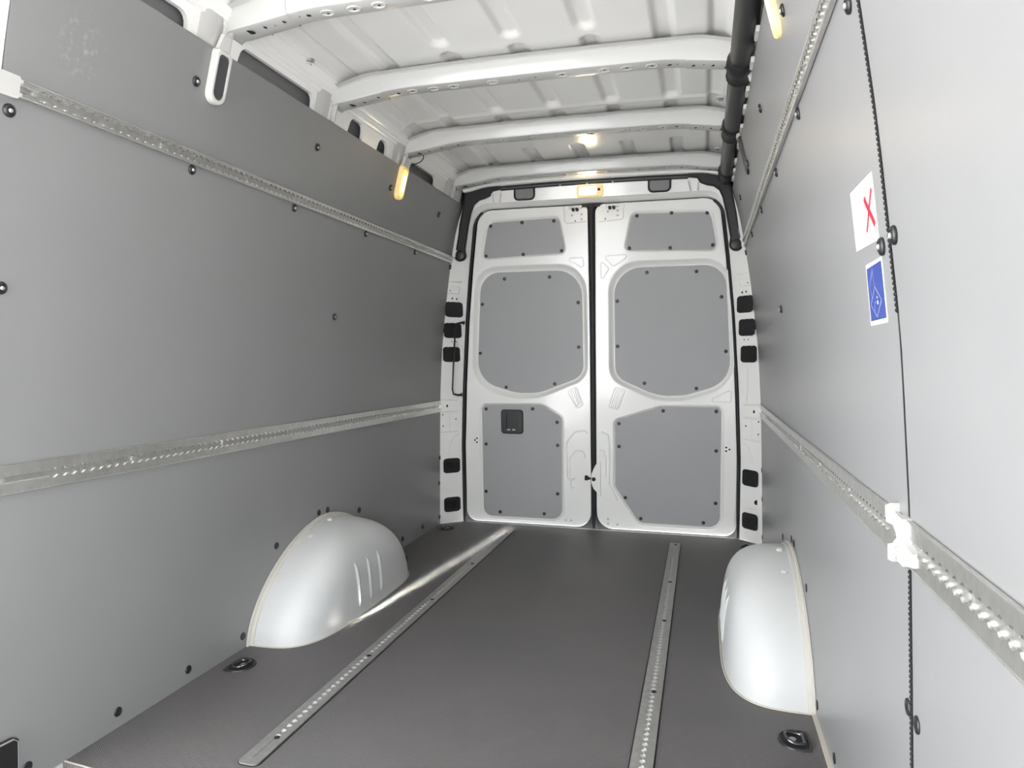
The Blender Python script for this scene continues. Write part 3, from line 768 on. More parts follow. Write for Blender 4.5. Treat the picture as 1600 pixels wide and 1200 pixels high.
# ------------------------------------------------------------------ black covers over the rear header
b = MB(); Xs = [-0.4985 + 0.997 * k / 30 for k in range(31)]
sec = [(-0.004, 0.0), (0.008, 0.004), (0.011, 0.012), (0.008, 0.022), (-0.004, 0.027)]
zz = lambda x: 1.887 - 0.008 * (x / 0.6) ** 2
b.loft([[(x, 3.846 - LEAN * (zz(x) + c) - a, zz(x) + c) for a, c in sec] for x in Xs], closed=False, flip=True)
hs = tag(b.build('header_strip', M_PLASTIC, smooth=40), 'long black strip above the rear doors, between the corner covers', 'trim strip')
for x in (-0.165, -0.02, 0.115):
    for c in (0.001, 0.024):
        b = MB()
        slab(b, [(x - 0.004, zz(x) + c - 0.003), (x + 0.004, zz(x) + c - 0.003), (x + 0.004, zz(x) + c + 0.003), (x - 0.004, zz(x) + c + 0.003)], lambda u, v, d: (u, 3.846 - LEAN * v - d, v), 0.0, 0.0125)
        b.build('clip', M_WPLAST, hs)['label'] = 'small white clip on the strip'
def corner_cover(side, label):
    P = [(-0.692, 1.908), (-0.50, 1.914), (-0.50, 1.890), (-0.545, 1.883), (-0.562, 1.858), (-0.590, 1.846), (-0.625, 1.838), (-0.655, 1.815), (-0.672, 1.775), (-0.690, 1.70), (-0.712, 1.575)]
    for k in range(1, 16):
        a = math.radians(38 - k * (256 / 16)); P.append((-0.738 + 0.031 * math.cos(a), 1.541 + 0.031 * math.sin(a)))
    P += [(-0.757, 1.575), (-0.735, 1.70), (-0.713, 1.79), (-0.700, 1.85)]
    if side > 0: P = [(-x, z) for x, z in P]
    P = ccw(P)
    f = lambda x, z, d: (x, 3.842 - LEAN * z - d, z)
    b = MB(); c = Vector((side * 0.69, 1.74))
    slab(b, P, f, -0.02, 0.008)
    # soft raised rim
    t = tag(b.build('corner_cover', M_PLASTIC), label, 'trim cover', 'black covers at the upper rear corners')
    b = MB(); ridge(b, P, lambda x, z, d: f(x, z, 0.008 + d), 0.004, 0.004); b.build('cover_rim', M_BLACK, t, 50)
    V2, F2 = lathe([(0.026, 0), (0.026, 0.004), (0.022, 0.006)], 24)
    place('round_cap', mesh_of('round_cap', V2, F2, M_PLASTIC), t, f(side * 0.738, 1.541, 0.008), R_BACK)['label'] = 'round cap at the lower end'
    return t
corner_cover(-1, 'black corner cover with a round lower end, left of the rear doors')
corner_cover(1, 'black corner cover with a round lower end, right of the rear doors')

# grab bar on the left pillar
b = MB(); pts = [fpt(-0.735, 1.166, 0.0), fpt(-0.75, 1.166, 0.035), fpt(-0.765, 1.160, 0.048), fpt(-0.772, 1.13, 0.052), fpt(-0.786, 0.95, 0.052), fpt(-0.797, 0.785, 0.052), fpt(-0.794, 0.760, 0.048), fpt(-0.778, 0.752, 0.035), fpt(-0.758, 0.754, 0.0)]
b.tube(pts, [.006, .006, .0055, .005, .005, .005, .0055, .006, .006], 8)
t = tag(b.build('grab_bar', M_PLASTIC, smooth=True), 'thin black grab bar on the left white pillar beside the rear doors', 'grab bar')
for z, x in ((1.166, -0.738), (0.754, -0.760)):
    b = MB(); slab(b, rpoly([(x - 0.012, z - 0.010, .005), (x + 0.012, z - 0.010, .005), (x + 0.012, z + 0.010, .005), (x - 0.012, z + 0.010, .005)], 3), fpt, -0.003, 0.008)
    b.build('foot', M_PLASTIC, t)

# ------------------------------------------------------------------ roof bows
def roof_bow(k, y0, label):
    sec = lambda x: [(-0.028, bow_top(x) + 0.002), (-0.006, bow_top(x)), (-0.001, bow_top(x) - 0.004), (0.004, bow_bot(x) + 0.008), (0.008, bow_bot(x) + 0.002), (0.014, bow_bot(x)),
                     (0.070, bow_bot(x)), (0.077, bow_bot(x) + 0.003), (0.081, bow_bot(x) + 0.010), (0.088, bow_top(x) - 0.002), (0.105, bow_top(x))]
    X = [-0.700 + 1.400 * i / 56 for i in range(57)]
    b = MB(); b.loft([[(x, y0 + dy, z) for dy, z in sec(x)] for x in X], closed=False, flip=False)
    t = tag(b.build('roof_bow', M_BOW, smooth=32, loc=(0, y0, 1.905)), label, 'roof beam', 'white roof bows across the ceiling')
    for s in (-1, 1):
        X2 = [s * (0.520 + 0.180 * i / 12) for i in range(13)]
        b = MB(); off = 0.0022
        b.loft([[(x, y0 + dy + (-off if j < 6 else off), z - (off if 3 < j < 9 else 0.0005)) for j, (dy, z) in enumerate(sec(x))] for x in X2], closed=False, flip=(s < 0))
        # closing gusset down to the cant rail
        xe = s * 0.700; zt, zb = bow_top(xe), bow_bot(xe)
        b.add([(xe, y0 - 0.006, zt), (xe, y0 + 0.088, zt), (xe, y0 + 0.078, zb), (xe, y0 + 0.006, zb),
               (s * 0.726, y0 + 0.0, zt - 0.04), (s * 0.722, y0 + 0.095, zt - 0.04), (s * 0.722, y0 + 0.085, zb - 0.008), (s * 0.722, y0 + 0.010, zb - 0.008)],
              [(0, 3, 7, 4), (3, 2, 6, 7), (2, 1, 5, 6), (4, 7, 6, 5)])
        b.build('end_sleeve', M_BOW, t, 32)['label'] = 'end sleeve with a punched oval hole'
        # moulded post below the bow, running behind the lining
        b = MB()
        for ya, yb, h in ((-0.095, 0.0, 0.012), (0.012, 0.024, 0.020)):
            pr = []
            for z in (1.818, 1.84, 1.87, 1.90):
                xx = 0.740 - (z - 1.785) / 0.101 * 0.026
                pr.append([(s * xx, y0 + ya, z), (s * (xx - h), y0 + ya + 0.25 * (yb - ya), z), (s * (xx - h), y0 + ya + 0.75 * (yb - ya), z), (s * xx, y0 + yb, z)])
            b.loft(pr, closed=False, flip=(s > 0))
        b.build('end_post', M_BOW, t, 60)
    holes = [(0.655, 0.018, 0.012), (0.605, 0.007, 0.006), (0.575, 0.0025, 0.0025), (0.545, 0.007, 0.006), (0.495, 0.0025, 0.0025), (0.470, 0.0075, 0.006), (0.415, 0.004, 0.004), (0.335, 0.0045, 0.004), (0.262, 0.004, 0.004), (0.12, 0.004, 0.004), (0.03, 0.003, 0.003)]
    for s in (-1, 1):
        for x, rx, ry in holes:
            off = 0.0028 if x > 0.52 else 0.0006
            ddx = (bow_bot(x + 0.01) - bow_bot(x - 0.01)) / 0.02
            ob = place('punched_hole', ME_HOLE, t, (s * x, y0 + 0.038 + random.uniform(-.008, .008), bow_bot(x) - off), (math.pi, s * math.atan(ddx) , 0), (rx, ry, 1))
        for x in (0.415, 0.335, 0.262, 0.12):
            b = MB(); c = (s * x, y0 + 0.040)
            ring = [(c[0] + 0.018 * math.cos(a), c[1] + 0.014 * math.sin(a)) for a in [2 * math.pi * i / 20 for i in range(20)]]
            ridge(b, ring, lambda u, v, d: (u, v, bow_bot(u) - 0.0003 - d), 0.003, 0.0018)
            b.build('dimple', M_BOW, t, 60)
    return t
BL = {2: 'white roof bow nearest the viewer, partly cut off at the top left', 3: 'second white roof bow, above the left wall\'s bare top edge', 4: 'third white roof bow, ending at the glowing left lamp', 5: 'farthest white roof bow, just in front of the rear doors'}
for k, y0 in enumerate(BOWS):
    if k >= 2: roof_bow(k, y0, BL[k])

# clips between roof skin and side
def clip(x, y, z, label):
    b = MB(); b.box(x - 0.012, x + 0.012, y - 0.010, y + 0.010, z - 0.008, z)
    b.tube([(x - 0.006, y - 0.012, z - 0.012), (x + 0.008, y, z - 0.015), (x - 0.002, y + 0.012, z - 0.012)], 0.003, 6)
    t = tag(b.build('roof_clip', M_SCREW), label, 'clip', 'small clips along the roof edges')
    t.location = Vector(t.location)
    return t
clip(-0.672, 2.09, 1.945, 'small grey clip on the left roof edge between the first two bows')
clip(-0.672, 1.875, 1.948, 'small grey clip on the left roof edge just behind the nearest bow')
clip(0.635, 2.80, 1.950, 'small grey clip on the right roof edge in front of the third bow')
clip(0.635, 3.47, 1.950, 'small grey clip on the right roof edge in front of the farthest bow')
clip(0.625, 1.95, 1.955, 'small grey clip on the right roof edge at the top of the picture')

# ------------------------------------------------------------------ black conduit along the right roof edge
b = MB(); n = 60
pts = [(0.684, YF + 0.02 + (3.690 - YF) * k / n, 1.868 + 0.003 * math.sin(k * 0.5)) for k in range(n + 1)]
b.tube(pts, 0.033, 16)
con = tag(b.build('cable_conduit', M_PLASTIC, smooth=True), 'thick black cable conduit along the right edge of the roof', 'conduit')
for y0, y1, r in ((2.27, 2.40, 0.040), (2.875, 3.02, 0.039), (3.555, 3.685, 0.039), (1.66, 1.78, 0.039)):
    b = MB(); b.tube([(0.682, y0 - 0.01, 1.868), (0.682, y0, 1.868), (0.682, y0 + 0.045, 1.868), (0.682, y0 + 0.055, 1.868), (0.682, y1 - 0.02, 1.868), (0.682, y1 - 0.012, 1.868), (0.682, y1, 1.868)], [r * 0.84, r, r * 1.02, r * 0.92, r * 0.9, r * 0.98, r * 0.84], 16)
    b.build('clamp_sleeve', M_BLACK, con, True)['label'] = 'thicker clamp sleeve round the conduit'
for y in (2.02, 2.22, 2.45, 2.62, 2.83, 3.05, 3.30, 3.47, 3.60):
    b = MB(); b.box(0.708, 0.728, y - 0.03, y + 0.03, 1.826, 1.842)
    b.build('clip', M_WPLAST, con)['label'] = 'white clip showing between conduit and wall'

# ------------------------------------------------------------------ cargo rails (perforated airline track)
PITCH, RH, HN = 0.0254, 0.0096, 0.0050
def track(f, s0, s1, half, t, d, holes0, holes1, b_top, b_floor, b_edge, rh=RH, hn=HN, cut=0.0026, m=10):
    """f(s, v, off): point on the surface; slot with round holes between holes0 and holes1"""
    cells = int((holes1 - holes0) / PITCH)
    vals = [(s0, hn)]
    for c in range(cells):
        for i in range(m):
            u = (i / m) * PITCH; dx = u - PITCH / 2
            vals.append((holes0 + c * PITCH + u, max(hn, math.sqrt(max(0.0, rh * rh - dx * dx)))))
    vals.append((holes0 + cells * PITCH, hn)); vals.append((s1, hn))
    for sg in (1, -1):
        b_top.loft([[f(s, sg * half, t * 0.15) for s, v in vals], [f(s, sg * half, t) for s, v in vals], [f(s, sg * (v + cut), t) for s, v in vals]], closed=False, flip=(sg < 0))
        b_edge.loft([[f(s, sg * (v + cut), t) for s, v in vals], [f(s, sg * v, t - cut) for s, v in vals], [f(s, sg * v, d) for s, v in vals]], closed=False, flip=(sg < 0))
    b_floor.add([f(s0, -rh, d), f(s1, -rh, d), f(s1, rh, d), f(s0, rh, d)], [(0, 1, 2, 3)])
    for s in (s0, s1):
        b_top.add([f(s, -half, 0), f(s, half, 0), f(s, half, t), f(s, -half, t)], [(0, 1, 2, 3)])

def wall_rail(side, y0, y1, zc0, zc1, half, label, h0, h1, t=0.007, lip=0.0):
    f = lambda s, v, off: wall_pt(side, s, zc0 + (zc1 - zc0) * (s - y0) / (y1 - y0) + v, off)
    a, c, g = MB(), MB(), MB()
    track(f, y0, y1, half, t, 0.0012, h0, h1, a, c, g)
    if side > 0: a.F = [q[::-1] for q in a.F]; g.F = [q[::-1] for q in g.F]
    root = empty('cargo_rail', wall_pt(side, (y0 + y1) / 2, (zc0 + zc1) / 2), label, 'cargo rail', 'perforated aluminium rails on the walls')
    a.build('rail_profile', M_ALU, root, 30)
    g.build('slot_edge', M_ALUB, root, 25)['label'] = 'bright scalloped edge of the slot'
    c.build('track_floor', M_ALUD, root)
    if lip:
        b = MB(); n = 30
        for sg in (-1, 1):
            b.tube([f(y0 + (y1 - y0) * k / n, sg * half, t) for k in range(n + 1)], lip, 6)
        b.build('rail_lip', M_ALU, root, True)
    b = MB(); sv, sf = lathe([(0.0078, 0), (0.0078, 0.003), (0.004, 0.0042)], 12)
    me = mesh_of('rail_screw', sv, sf, M_SCREW)
    k = 0; yy = y0 + 0.045
    while yy < y1:
        z = zc0 + (zc1 - zc0) * (yy - y0) / (y1 - y0)
        place('rail_screw', me, root, wall_pt(side, yy, z, 0.0015), wall_rot(side, z)); yy += 0.36
    return root
wall_rail(-1, 1.142, 3.725, 1.519, 1.513, 0.0165, 'slim upper aluminium rail along the left wall, high above the wheel arch', 1.185, 3.45, 0.010, 0.0022)
wall_rail(-1, 1.118, 3.765, 0.7035, 0.690, 0.0315, 'wide lower aluminium rail along the left wall', 1.270, 3.55, 0.007, 0.0012)
wall_rail(1, 1.30 - 0.18, 3.69, 1.541, 1.535, 0.0165, 'slim upper aluminium rail along the right wall, above the stickers', 1.16, 3.45, 0.010, 0.0022)
wall_rail(1, 1.118, 3.765, 0.706, 0.700, 0.0320, 'wide lower aluminium rail on the right wall, beyond the white connector', 1.20, 3.45, 0.007, 0.0012)
wall_rail(1, YR + 0.04, 1.085, 0.708, 0.708, 0.0320, 'nearest wide aluminium rail on the right wall, in front of the connector', YR + 0.08, 1.045, 0.007, 0.0012)

# end cap of the upper left rail
b = MB(); f = lambda y, z, d: wall_pt(-1, y, z, d)
slab(b, rpoly([(1.040, 1.497, .004), (1.143, 1.497, .004), (1.143, 1.541, .004), (1.040, 1.541, .004)], 3), f, 0.0, 0.014)
t = tag(b.build('rail_end_cap', M_CAP), 'white plastic end cap on the front end of the upper left rail', 'end cap')
b = MB(); slab(b, [(1.143, 1.502), (1.150, 1.502), (1.150, 1.510), (1.143, 1.510)], f, 0.0, 0.013); slab(b, [(1.143, 1.528), (1.150, 1.528), (1.150, 1.536), (1.143, 1.536)], f, 0.0, 0.013)
b.build('prong', M_CAP, t)
# connector of the lower right rails
f = lambda y, z, d: wall_pt(1, y, z, d)
root = empty('rail_connector', wall_pt(1, 1.102, 0.706), 'white plastic connector joining the lower right rails at the seam', 'connector')
b = MB(); slab(b, rpoly([(1.084, 0.674, .004), (1.120, 0.674, .004), (1.120, 0.742, .004), (1.084, 0.742, .004)], 3), f, 0.0, 0.013)
b.build('cap_body', M_CAP, root)
b = MB()
slab(b, [(1.150, 0.720), (1.186, 0.716), (1.186, 0.742), (1.150, 0.752)], f, 0.0, 0.012)
slab(b, [(1.150, 0.664), (1.178, 0.660), (1.178, 0.684), (1.150, 0.692)], f, 0.0, 0.012)
slab(b, [(1.118, 0.699), (1.152, 0.684), (1.152, 0.694), (1.118, 0.712)], f, 0.0, 0.010)
slab(b, [(1.118, 0.700), (1.152, 0.720), (1.152, 0.730), (1.118, 0.714)], f, 0.0, 0.010)
b.build('rear_prongs', M_CAP, root)
b = MB(); slab(b, [(1.046, 0.684), (1.086, 0.678), (1.086, 0.708), (1.066, 0.704), (1.046, 0.702)], f, 0.0, 0.011)
b.build('front_prong', M_CAP, root)

# floor rails
def floor_rail(xc, y0, y1, label):
    f = lambda s, v, off: (xc + v, s, off)
    a, c, g = MB(), MB(), MB(); half = 0.0270
    track(f, y0, y1, half, 0.0045, 0.0016, y0 + 0.09, y1 - 0.10, a, c, g, 0.0072, 0.0007, 0.0008)
    a.F = [q[::-1] for q in a.F]; g.F = [q[::-1] for q in g.F]
    root = empty('floor_rail', (xc, (y0 + y1) / 2, 0), label, 'floor rail', 'perforated aluminium rails in the floor')
    a.build('rail_profile', M_ALUF, root, 30); c.build('track_floor', M_WSLOT, root); g.build('slot_edge', M_ALUF, root, 25)
    b = MB(); w = half + 0.004
    P = rpoly([(xc - w, y0 - 0.03, 0.02), (xc + w, y0 - 0.03, 0.02), (xc + w, y1 + 0.006, 0.003), (xc - w, y1 + 0.006, 0.003)], 5)
    slab(b, P, lambda x, y, d: (x, y, d), -0.001, 0.0012)
    b.build('joint_gap', M_BLACK, root)['label'] = 'dark joint round the rail'
    b = MB(); P = rpoly([(xc - half, y0 - 0.026, 0.018), (xc + half, y0 - 0.026, 0.018), (xc + half, y0, 0.001), (xc - half, y0, 0.001)], 5)
    slab(b, P, lambda x, y, d: (x, y, d), 0.0, 0.0045); b.build('end_piece', M_ALUF, root)
    V2, F2 = lathe([(0.0075, 0), (0.0075, 0.0035), (0.004, 0.0045)], 10); me = mesh_of('track_plug', V2, F2, M_BLACK)
    yy = y0 + 0.12
    for yy in ((1.533, 2.043, 2.594, 3.10, 3.69) if xc < 0 else (1.53, 2.034, 2.600, 3.063, 3.69)):
        place('track_plug', me, root, (xc + 0.004, yy, 0.0025))
    return root
floor_rail(-0.455, 1.44, 3.752, 'left perforated aluminium rail set in the dark floor')
floor_rail(0.451, 1.44, 3.722, 'right perforated aluminium rail set in the dark floor')

# ------------------------------------------------------------------ wheel arches
def wheel_arch(side, label):
    A, H, Wd, yc = 0.478, 0.330, 0.238, 2.50
    XW = 0.888
    rings = []
    NZ = 22; NT = 48
    for k in range(NZ + 1):
        q = math.sin(k / NZ * math.pi / 2)         # height fraction, dense near the top
        z = H * q
        a = A * max(0.0, 1 - q ** 1.75) ** (1 / 1.75)
        w = (Wd) * max(0.0, 1 - (q * 0.995) ** 4.6) ** (1 / 2.4) * (1 - 0.09 * q)
        r = []
        for i in range(NT + 1):
            th = math.pi * i / NT; e = 2 / 3.9
            cy = math.copysign(abs(math.cos(th)) ** e, math.cos(th)); sy = abs(math.sin(th)) ** e
            x = XW - 0.0 - w * sy
            y = yc - a * cy
            rib = 0.0
            if x < XW - 0.6 * w and 0.02 < z < 0.235:
                for ry in (2.365, 2.462, 2.553):
                    dd = (y - ry - 0.10) / 0.013
            r.append((side * min(x, W(z) + 0.004 if sy < 0.02 else x), y, z))
        rings.append(r)
    b = MB(); b.loft(rings, closed=False, flip=(side < 0))
    root = tag(b.build('wheel_arch', M_ARCH, smooth=70, loc=(side * 0.77, yc, 0)), label, 'wheel arch', 'white wheel arches')
    # top ledge and lip against the wall
    b = MB(); rr = []
    n = 40
    for i in range(n + 1):
        q = math.pi * i / n
        cy = math.copysign(abs(math.cos(q)) ** (2 / 1.75), math.cos(q)); sz = abs(math.sin(q)) ** (2 / 1.75)
        y, z = yc - (A + 0.004) * cy, (H + 0.004) * sz
        y2, z2 = yc - (A + 0.013) * cy, (H + 0.013) * sz
        rr.append([(side * (W(z) - 0.024), yc - (A - 0.004) * cy, (H - 0.004) * sz), (side * (W(z) - 0.021), y, z), (side * (W(z) - 0.010), y + 0.0 , z + 0.001), (side * (W(z2) - 0.008), y2, z2), (side * (W(z2) - 0.001), y2, z2)])
    b.loft(rr, closed=False, flip=(side < 0))
    b.build('wall_lip', M_LIP, root, 60)['label'] = 'cream lip along the wall lining'
    # three pressed ribs on the inner face
    for ry in (2.372, 2.464, 2.555):
        b = MB(); rr = []
        x0 = XW - Wd
        for k in range(13):
            z = 0.022 + 0.184 * k / 12; q = z / H
            w = Wd * max(0.0, 1 - (q * 0.995) ** 4.6) ** (1 / 2.4) * (1 - 0.09 * q)
            x = XW - w + 0.004; h = 0.0105 * (min(k, 12 - k, 2) / 2)
            rr.append([(side * (x + 0.004), ry - 0.013, z), (side * (x - h), ry - 0.005, z), (side * (x - h), ry + 0.005, z), (side * (x + 0.004), ry + 0.013, z)])
        b.loft(rr, closed=False, flip=(side > 0)); b.build('rib', M_ARCH, root, 70)
    b = MB(); rr = []
    for i in range(17):
        u = i / 16; y = yc - 0.465 + 0.9 * u
        rr.append([(side * (XW - Wd - 0.012), y, 0.0), (side * (XW - Wd - 0.008), y, 0.006), (side * (XW - Wd + 0.01), y, 0.010)])
    # pale sealing bead along the foot
    pts = []
    for i in range(41):
        th = math.pi * i / 40; e = 2 / 3.9
        cy = math.copysign(abs(math.cos(th)) ** e, math.cos(th)); sy = abs(math.sin(th)) ** e
        pts.append((side * (XW - (Wd + 0.003) * sy), yc - (A + 0.003) * cy, 0.001))
    b = MB(); b.tube(pts, 0.0025, 6); b.build('foot_bead', M_CREAM, root, True)
    V2, F2 = lathe([(0.011, 0), (0.011, 0.003), (0.007, 0.005)], 12); me = mesh_of('spot_weld', V2, F2, M_WPLAST)
    for yy, zz2 in ((2.33, 0.297), (2.47, 0.330)):
        place('spot_weld', me, root, (side * (W(0.3) - 0.045), yy, zz2 - 0.002), (math.radians(20), side * math.radians(-8), 0))
    return root
wheel_arch(-1, 'white glossy wheel arch against the left wall, three ribs on its side')
wheel_arch(1, 'white glossy wheel arch against the right wall, seen end-on')
b = MB(); b.box(0.876, 0.8860, 1.30, 2.03, 0.0, 0.008)
tag(b.build('baseboard_right', M_CREAM), 'thin cream edging between floor and right wall', 'edging', kind='structure')

# ------------------------------------------------------------------ lashing rings in the floor
def lashing_ring(x, y, ang, label, sc=1.0):
    root = empty('lashing_ring', (x, y, 0), label, 'lashing ring', 'black lashing rings in the floor')
    ca, sa = math.cos(ang), math.sin(ang)
    f = lambda u, v, d: (x + sc * (ca * u - sa * v), y + sc * (sa * u + ca * v), d)
    D = lambda k: [(0.036 * k, 0.046 * k), (0.020 * k, 0.050 * k)] + [(0.005 * k + 0.050 * k * math.cos(a) * 0.9, 0.050 * k * math.sin(a)) for a in [math.radians(100 + 160 * i / 16) for i in range(17)]] + [(0.020 * k, -0.050 * k), (0.036 * k, -0.046 * k), (0.040 * k, -0.03 * k), (0.040 * k, 0.03 * k)]
    b = MB(); A1, A2, A3 = D(1.0), D(0.90), D(0.78)
    b.loft([[f(u, v, 0.0) for u, v in A1], [f(u, v, 0.004) for u, v in D(0.97)], [f(u, v, 0.0045) for u, v in A2], [f(u, v, 0.001) for u, v in A3]])
    b.build('bezel', M_PLASTIC, root, 40)
    b = MB(); b.fill(A3, f3=lambda u, v: f(u, v, 0.0012)); b.build('cup', M_HOLE, root)
    b = MB(); R = [(0.004 + 0.027 * math.cos(a), 0.027 * math.sin(a)) for a in [math.radians(50 + 260 * i / 20) for i in range(21)]]
    b.tube([f(u, v, 0.006 + 0.008 * max(0, -u) / 0.03) for u, v in R], 0.0042 * sc, 8)
    b.build('ring', M_STEEL, root, True)
    b = MB(); b.tube([f(0.022, -0.026, 0.006), f(0.022, 0.026, 0.006)], 0.006 * sc, 8); b.build('hinge_pin', M_STEEL, root, True)
    V2, F2 = lathe([(0.009 * sc, 0), (0.009 * sc, 0.004), (0.005 * sc, 0.006)], 12)
    place('screw', mesh_of('ring_screw', V2, F2, M_SCREW), root, f(-0.004, 0.0, 0.001))
    return root
lashing_ring(-0.806, 1.880, math.pi, 'black lashing ring in the floor just in front of the left wheel arch')
lashing_ring(0.814, 1.870, 0.0, 'black lashing ring in the floor just in front of the right wheel arch')
lashing_ring(-0.812, 3.085, math.pi, 'black lashing ring half hidden behind the left wheel arch')
lashing_ring(-0.808, 3.725, math.pi, 'black lashing ring at the foot of the left rear pillar')
lashing_ring(0.812, 3.742, 0.0, 'black lashing ring at the foot of the right rear pillar')

# ------------------------------------------------------------------ lamps
def side_lamp(side, yc, label, lit, th=0.021, dark=False, z0=1.674, z1=1.816):
    root = empty('load_lamp', wall_pt(side, yc, z0), label, 'lamp', 'slim lamps hanging at the tops of the walls')
    f = lambda y, z, d: wall_pt(side, y, z, d)
    w = 0.030
    def ring(s, e=0.0): return rpoly([(yc - w * s, z0 + e, 0.028 * s), (yc + w * s, z0 + e, 0.028 * s), (yc + w * s, z1 - e, 0.012), (yc - w * s, z1 - e, 0.012)], 6)
    k = 0.84 if lit else 0.74
    A, B, C, E, G = ring(1.0), ring(0.94, 0.003), ring(k, 0.012), ring(k * 0.84, 0.018), ring(0.5, 0.036)
    b = MB()
    b.loft([[f(y, z, 0.0) for y, z in A], [f(y, z, th * 0.7) for y, z in A], [f(y, z, th) for y, z in B], [f(y, z, th) for y, z in C], [f(y, z, th * 0.8) for y, z in C]], flip=(side < 0))
    b.build('lamp_frame', M_FRAME_ON if lit else (M_PLASTIC if dark else M_WPLAST), root, 40)
    top = th * (1.08 if lit else 0.88)
    b = MB()
    b.loft([[f(y, z, th * 0.8) for y, z in C], [f(y, z, top) for y, z in E]], flip=(side < 0)); b.fill(ccw(E), f3=lambda y, z: f(y, z, top), flip=(side < 0))
    b.build('lens', M_LENS_ON if lit else M_LENS_OFF, root, 40)['label'] = 'glowing amber lens' if lit else 'dark unlit lens'
    b = MB(); slab(b, [(yc - 0.022, z1 - 0.004), (yc + 0.022, z1 - 0.004), (yc + 0.018, z1 + 0.040), (yc - 0.010, z1 + 0.040)], f, 0.0, 0.012)
    b.build('bracket', M_WPLAST, root)
    if lit:
        b = MB(); b.fill(ccw(G), f3=lambda y, z: f(y, z, top + 0.0008), flip=(side < 0)); b.build('bulb_glow', M_LENS_HOT, root)['label'] = 'white-hot middle of the lens'
        p = f(yc, (z0 + z1) / 2, 0.03); q = f(yc, (z0 + z1) / 2 - 0.2, 1.0)
        area('lamp_light', p, q, 0.03, 0.10, 0.10, (1.0, 0.78, 0.48))
    return root
side_lamp(-1, 1.700, 'unlit lamp with dark lens and white frame at top of left wall', False)
side_lamp(-1, 2.925, 'glowing warm lamp at the top of the left wall', True)
side_lamp(1, 1.715, 'glowing lamp on right wall beside the black conduit, cut by the picture\'s top edge', True, 0.012, False, 1.690, 1.825)
side_lamp(1, 2.910, 'slim dark lamp on the right wall beyond the second conduit clamp', False, 0.008, True, 1.680, 1.825)
# lamp in the rear header
hp = lambda x, z, d: (x, 3.853 - LEAN * z - d, z)
root = empty('header_lamp', (-0.008, 3.74, 1.85), 'glowing warm lamp in the middle of the white header above the rear doors', 'lamp')
O = rpoly([(-0.078, 1.820, .014), (0.062, 1.820, .014), (0.062, 1.882, .014), (-0.078, 1.882, .014)], 5)
I = rpoly([(-0.062, 1.830, .008), (0.030, 1.830, .008), (0.030, 1.872, .008), (-0.062, 1.872, .008)], 5)
b = MB(); b.loft([[hp(x, z, 0.0) for x, z in O], [hp(x, z, 0.012) for x, z in O], [hp((x + .008) * .95 - .008, (z - 1.851) * .93 + 1.851, 0.015) for x, z in O], [hp(x, z, 0.015) for x, z in I], [hp(x, z, 0.010) for x, z in I]])
b.build('lamp_frame', mat('warm white lamp body', (0.80, 0.66, 0.38, 1), 0.35, emit=((1.0, 0.70, 0.25, 1), 0.25)), root, 40)
b = MB(); b.fill(I, f3=lambda x, z: hp(x, z, 0.013)); b.loft([[hp(x, z, 0.009) for x, z in I], [hp(x, z, 0.013) for x, z in I]])
b.build('lens', M_LENS_HOT, root)['label'] = 'glowing lens'
b = MB(); slab(b, rpoly([(0.037, 1.848, .002), (0.050, 1.848, .002), (0.050, 1.860, .002), (0.037, 1.860, .002)], 3), hp, 0.012, 0.020)
b.build('switch', M_BLACK, root)

area('lamp_light', hp(-0.016, 1.851, 0.03), (-0.016, 2.4, 1.5), 0.09, 0.04, 0.25, (1.0, 0.80, 0.50))

# cable loop behind the lit left lamp
b = MB(); pts = [(-0.690, 2.985 + 0.0, 1.885)] + [(-0.672 + 0.026 * math.cos(a), 3.00 + 0.01 * math.sin(a), 1.872 + 0.026 * math.sin(a)) for a in [math.radians(120 - 200 * i / 10) for i in range(11)]] + [(-0.705, 3.0, 1.840)]
b.tube(pts, 0.0022, 6)
tag(b.build('cable_loop', M_BLACK, smooth=True), 'thin dark cable loop hanging just behind the glowing left lamp', 'cable')

# ------------------------------------------------------------------ stickers on the right wall
def strokes(b, L, w, f, d):
    for (a, c) in L:
        a, c = Vector(a), Vector(c); t = (c - a).normalized(); n = Vector((-t.y, t.x)) * w / 2
        b.add([f(*(a + n), d), f(*(c + n), d), f(*(c - n), d), f(*(a - n), d)], [(0, 1, 2, 3)])
f = lambda y, z, d: wall_pt(1, y, z, d)
root = empty('warning_sticker', wall_pt(1, 1.238, 1.144), 'white sticker with a red cross on the right wall beside the seam', 'sticker')
b = MB(); P = [(1.160, 1.143), (1.316, 1.147), (1.316, 1.246), (1.160, 1.244)]
slab(b, P, f, 0.0, 0.0006); b.build('paper', M_PAPER, root)
b = MB(); strokes(b, [((1.172, 1.222), (1.226, 1.165))], 0.0075, f, 0.0010); strokes(b, [((1.222, 1.217), (1.171, 1.167))], 0.0105, f, 0.0012)
b.build('red_cross', M_RED, root)['label'] = 'red printed cross'
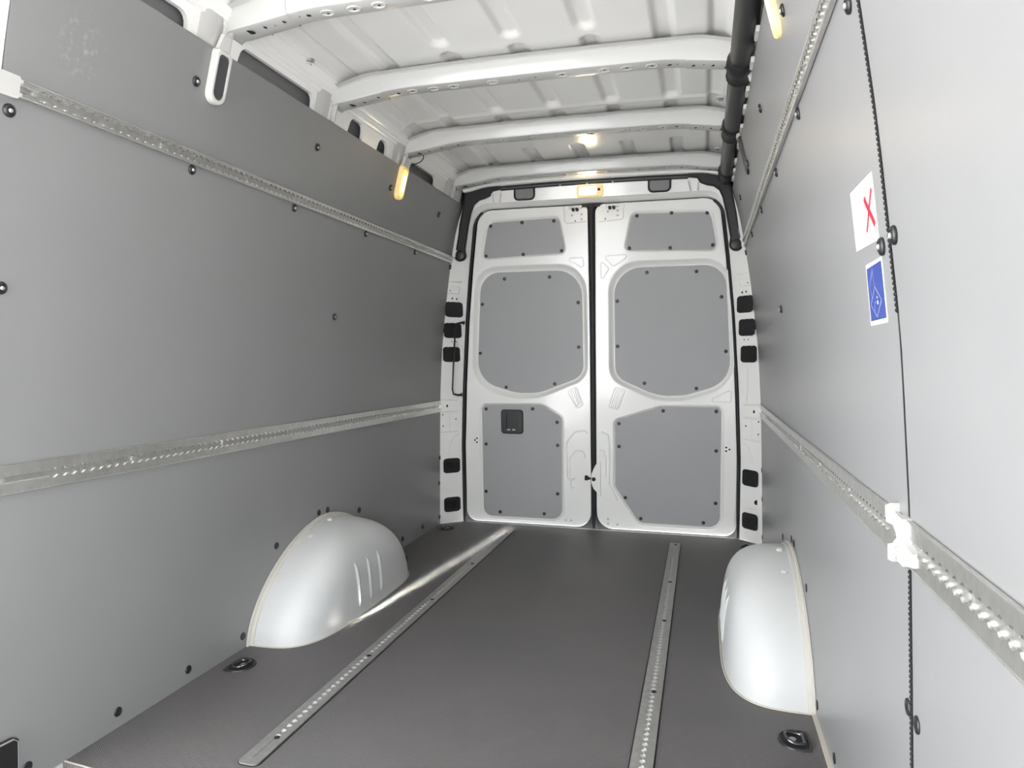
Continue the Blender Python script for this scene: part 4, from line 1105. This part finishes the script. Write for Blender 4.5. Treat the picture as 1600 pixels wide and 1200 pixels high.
b = MB(); strokes(b, [((1.262, 1.224), (1.250, 1.214)), ((1.250, 1.214), (1.262, 1.206)), ((1.262, 1.206), (1.272, 1.212)), ((1.295, 1.190), (1.278, 1.196)), ((1.300, 1.183), (1.294, 1.176)), ((1.278, 1.196), (1.270, 1.190)),
                   ((1.242, 1.205), (1.242, 1.185)), ((1.166, 1.214), (1.172, 1.200)), ((1.176, 1.230), (1.166, 1.214)), ((1.21, 1.165), (1.19, 1.160)), ((1.245, 1.20), (1.236, 1.212))], 0.0014, f, 0.0010)
b.build('faint_drawing', M_GREYP, root)['label'] = 'faint grey line drawing'
root = empty('blue_sticker', wall_pt(1, 1.21, 1.021), 'blue sticker with white outlined diamond, below the white sticker on the right wall', 'sticker')
b = MB(); slab(b, [(1.158, 1.020), (1.268, 1.019), (1.261, 1.117), (1.156, 1.117)], f, 0.0, 0.0006); b.build('paper', M_PAPER, root)
b = MB(); b.fill(ccw([(1.163, 1.027), (1.262, 1.026), (1.256, 1.110), (1.161, 1.112)]), f3=lambda y, z: f(y, z, 0.0010), flip=False); b.build('blue_field', M_BLUE, root)
b = MB(); dm = [(1.213, 1.078), (1.180, 1.055), (1.216, 1.031), (1.250, 1.052)]
strokes(b, [(dm[i], dm[(i + 1) % 4]) for i in range(4)] + [((1.219, 1.103), (1.245, 1.082)), ((1.245, 1.082), (1.238, 1.062)), ((1.219, 1.103), (1.213, 1.078)), ((1.219, 1.103), (1.219, 1.107)), ((1.226, 1.040), (1.226, 1.052))], 0.0012, f, 0.0014)
for y, z, s in ((1.206, 1.061, 0.0026), (1.205, 1.053, 0.0042), (1.221, 1.054, 0.0016)):
    b.add([f(y - s, z - s * .7, 0.0014), f(y + s, z - s * .7, 0.0014), f(y + s, z + s * .7, 0.0014), f(y - s, z + s * .7, 0.0014)], [(0, 1, 2, 3)])
b.build('white_diamond', M_WPRINT, root)['label'] = 'white outlined diamond and marks'

# dark cover at the lower front end of the left wall
b = MB(); f = lambda y, z, d: wall_pt(-1, y, z, d)
slab(b, rpoly([(1.02, -0.02, .004), (1.188, -0.02, .004), (1.188, 0.130, .010), (1.02, 0.138, .004)], 4), f, 0.0, 0.014)
t = tag(b.build('step_cover', M_PLASTIC), 'dark grey plastic cover at the bottom front end of the left wall', 'cover')
b = MB(); ridge(b, [(1.186, -0.01), (1.186, 0.12), (1.176, 0.1295), (1.03, 0.136)], lambda y, z, d: f(y, z, d + 0.013), 0.0015, 0.0015, False); b.build('cover_edge', M_PANEL, t)
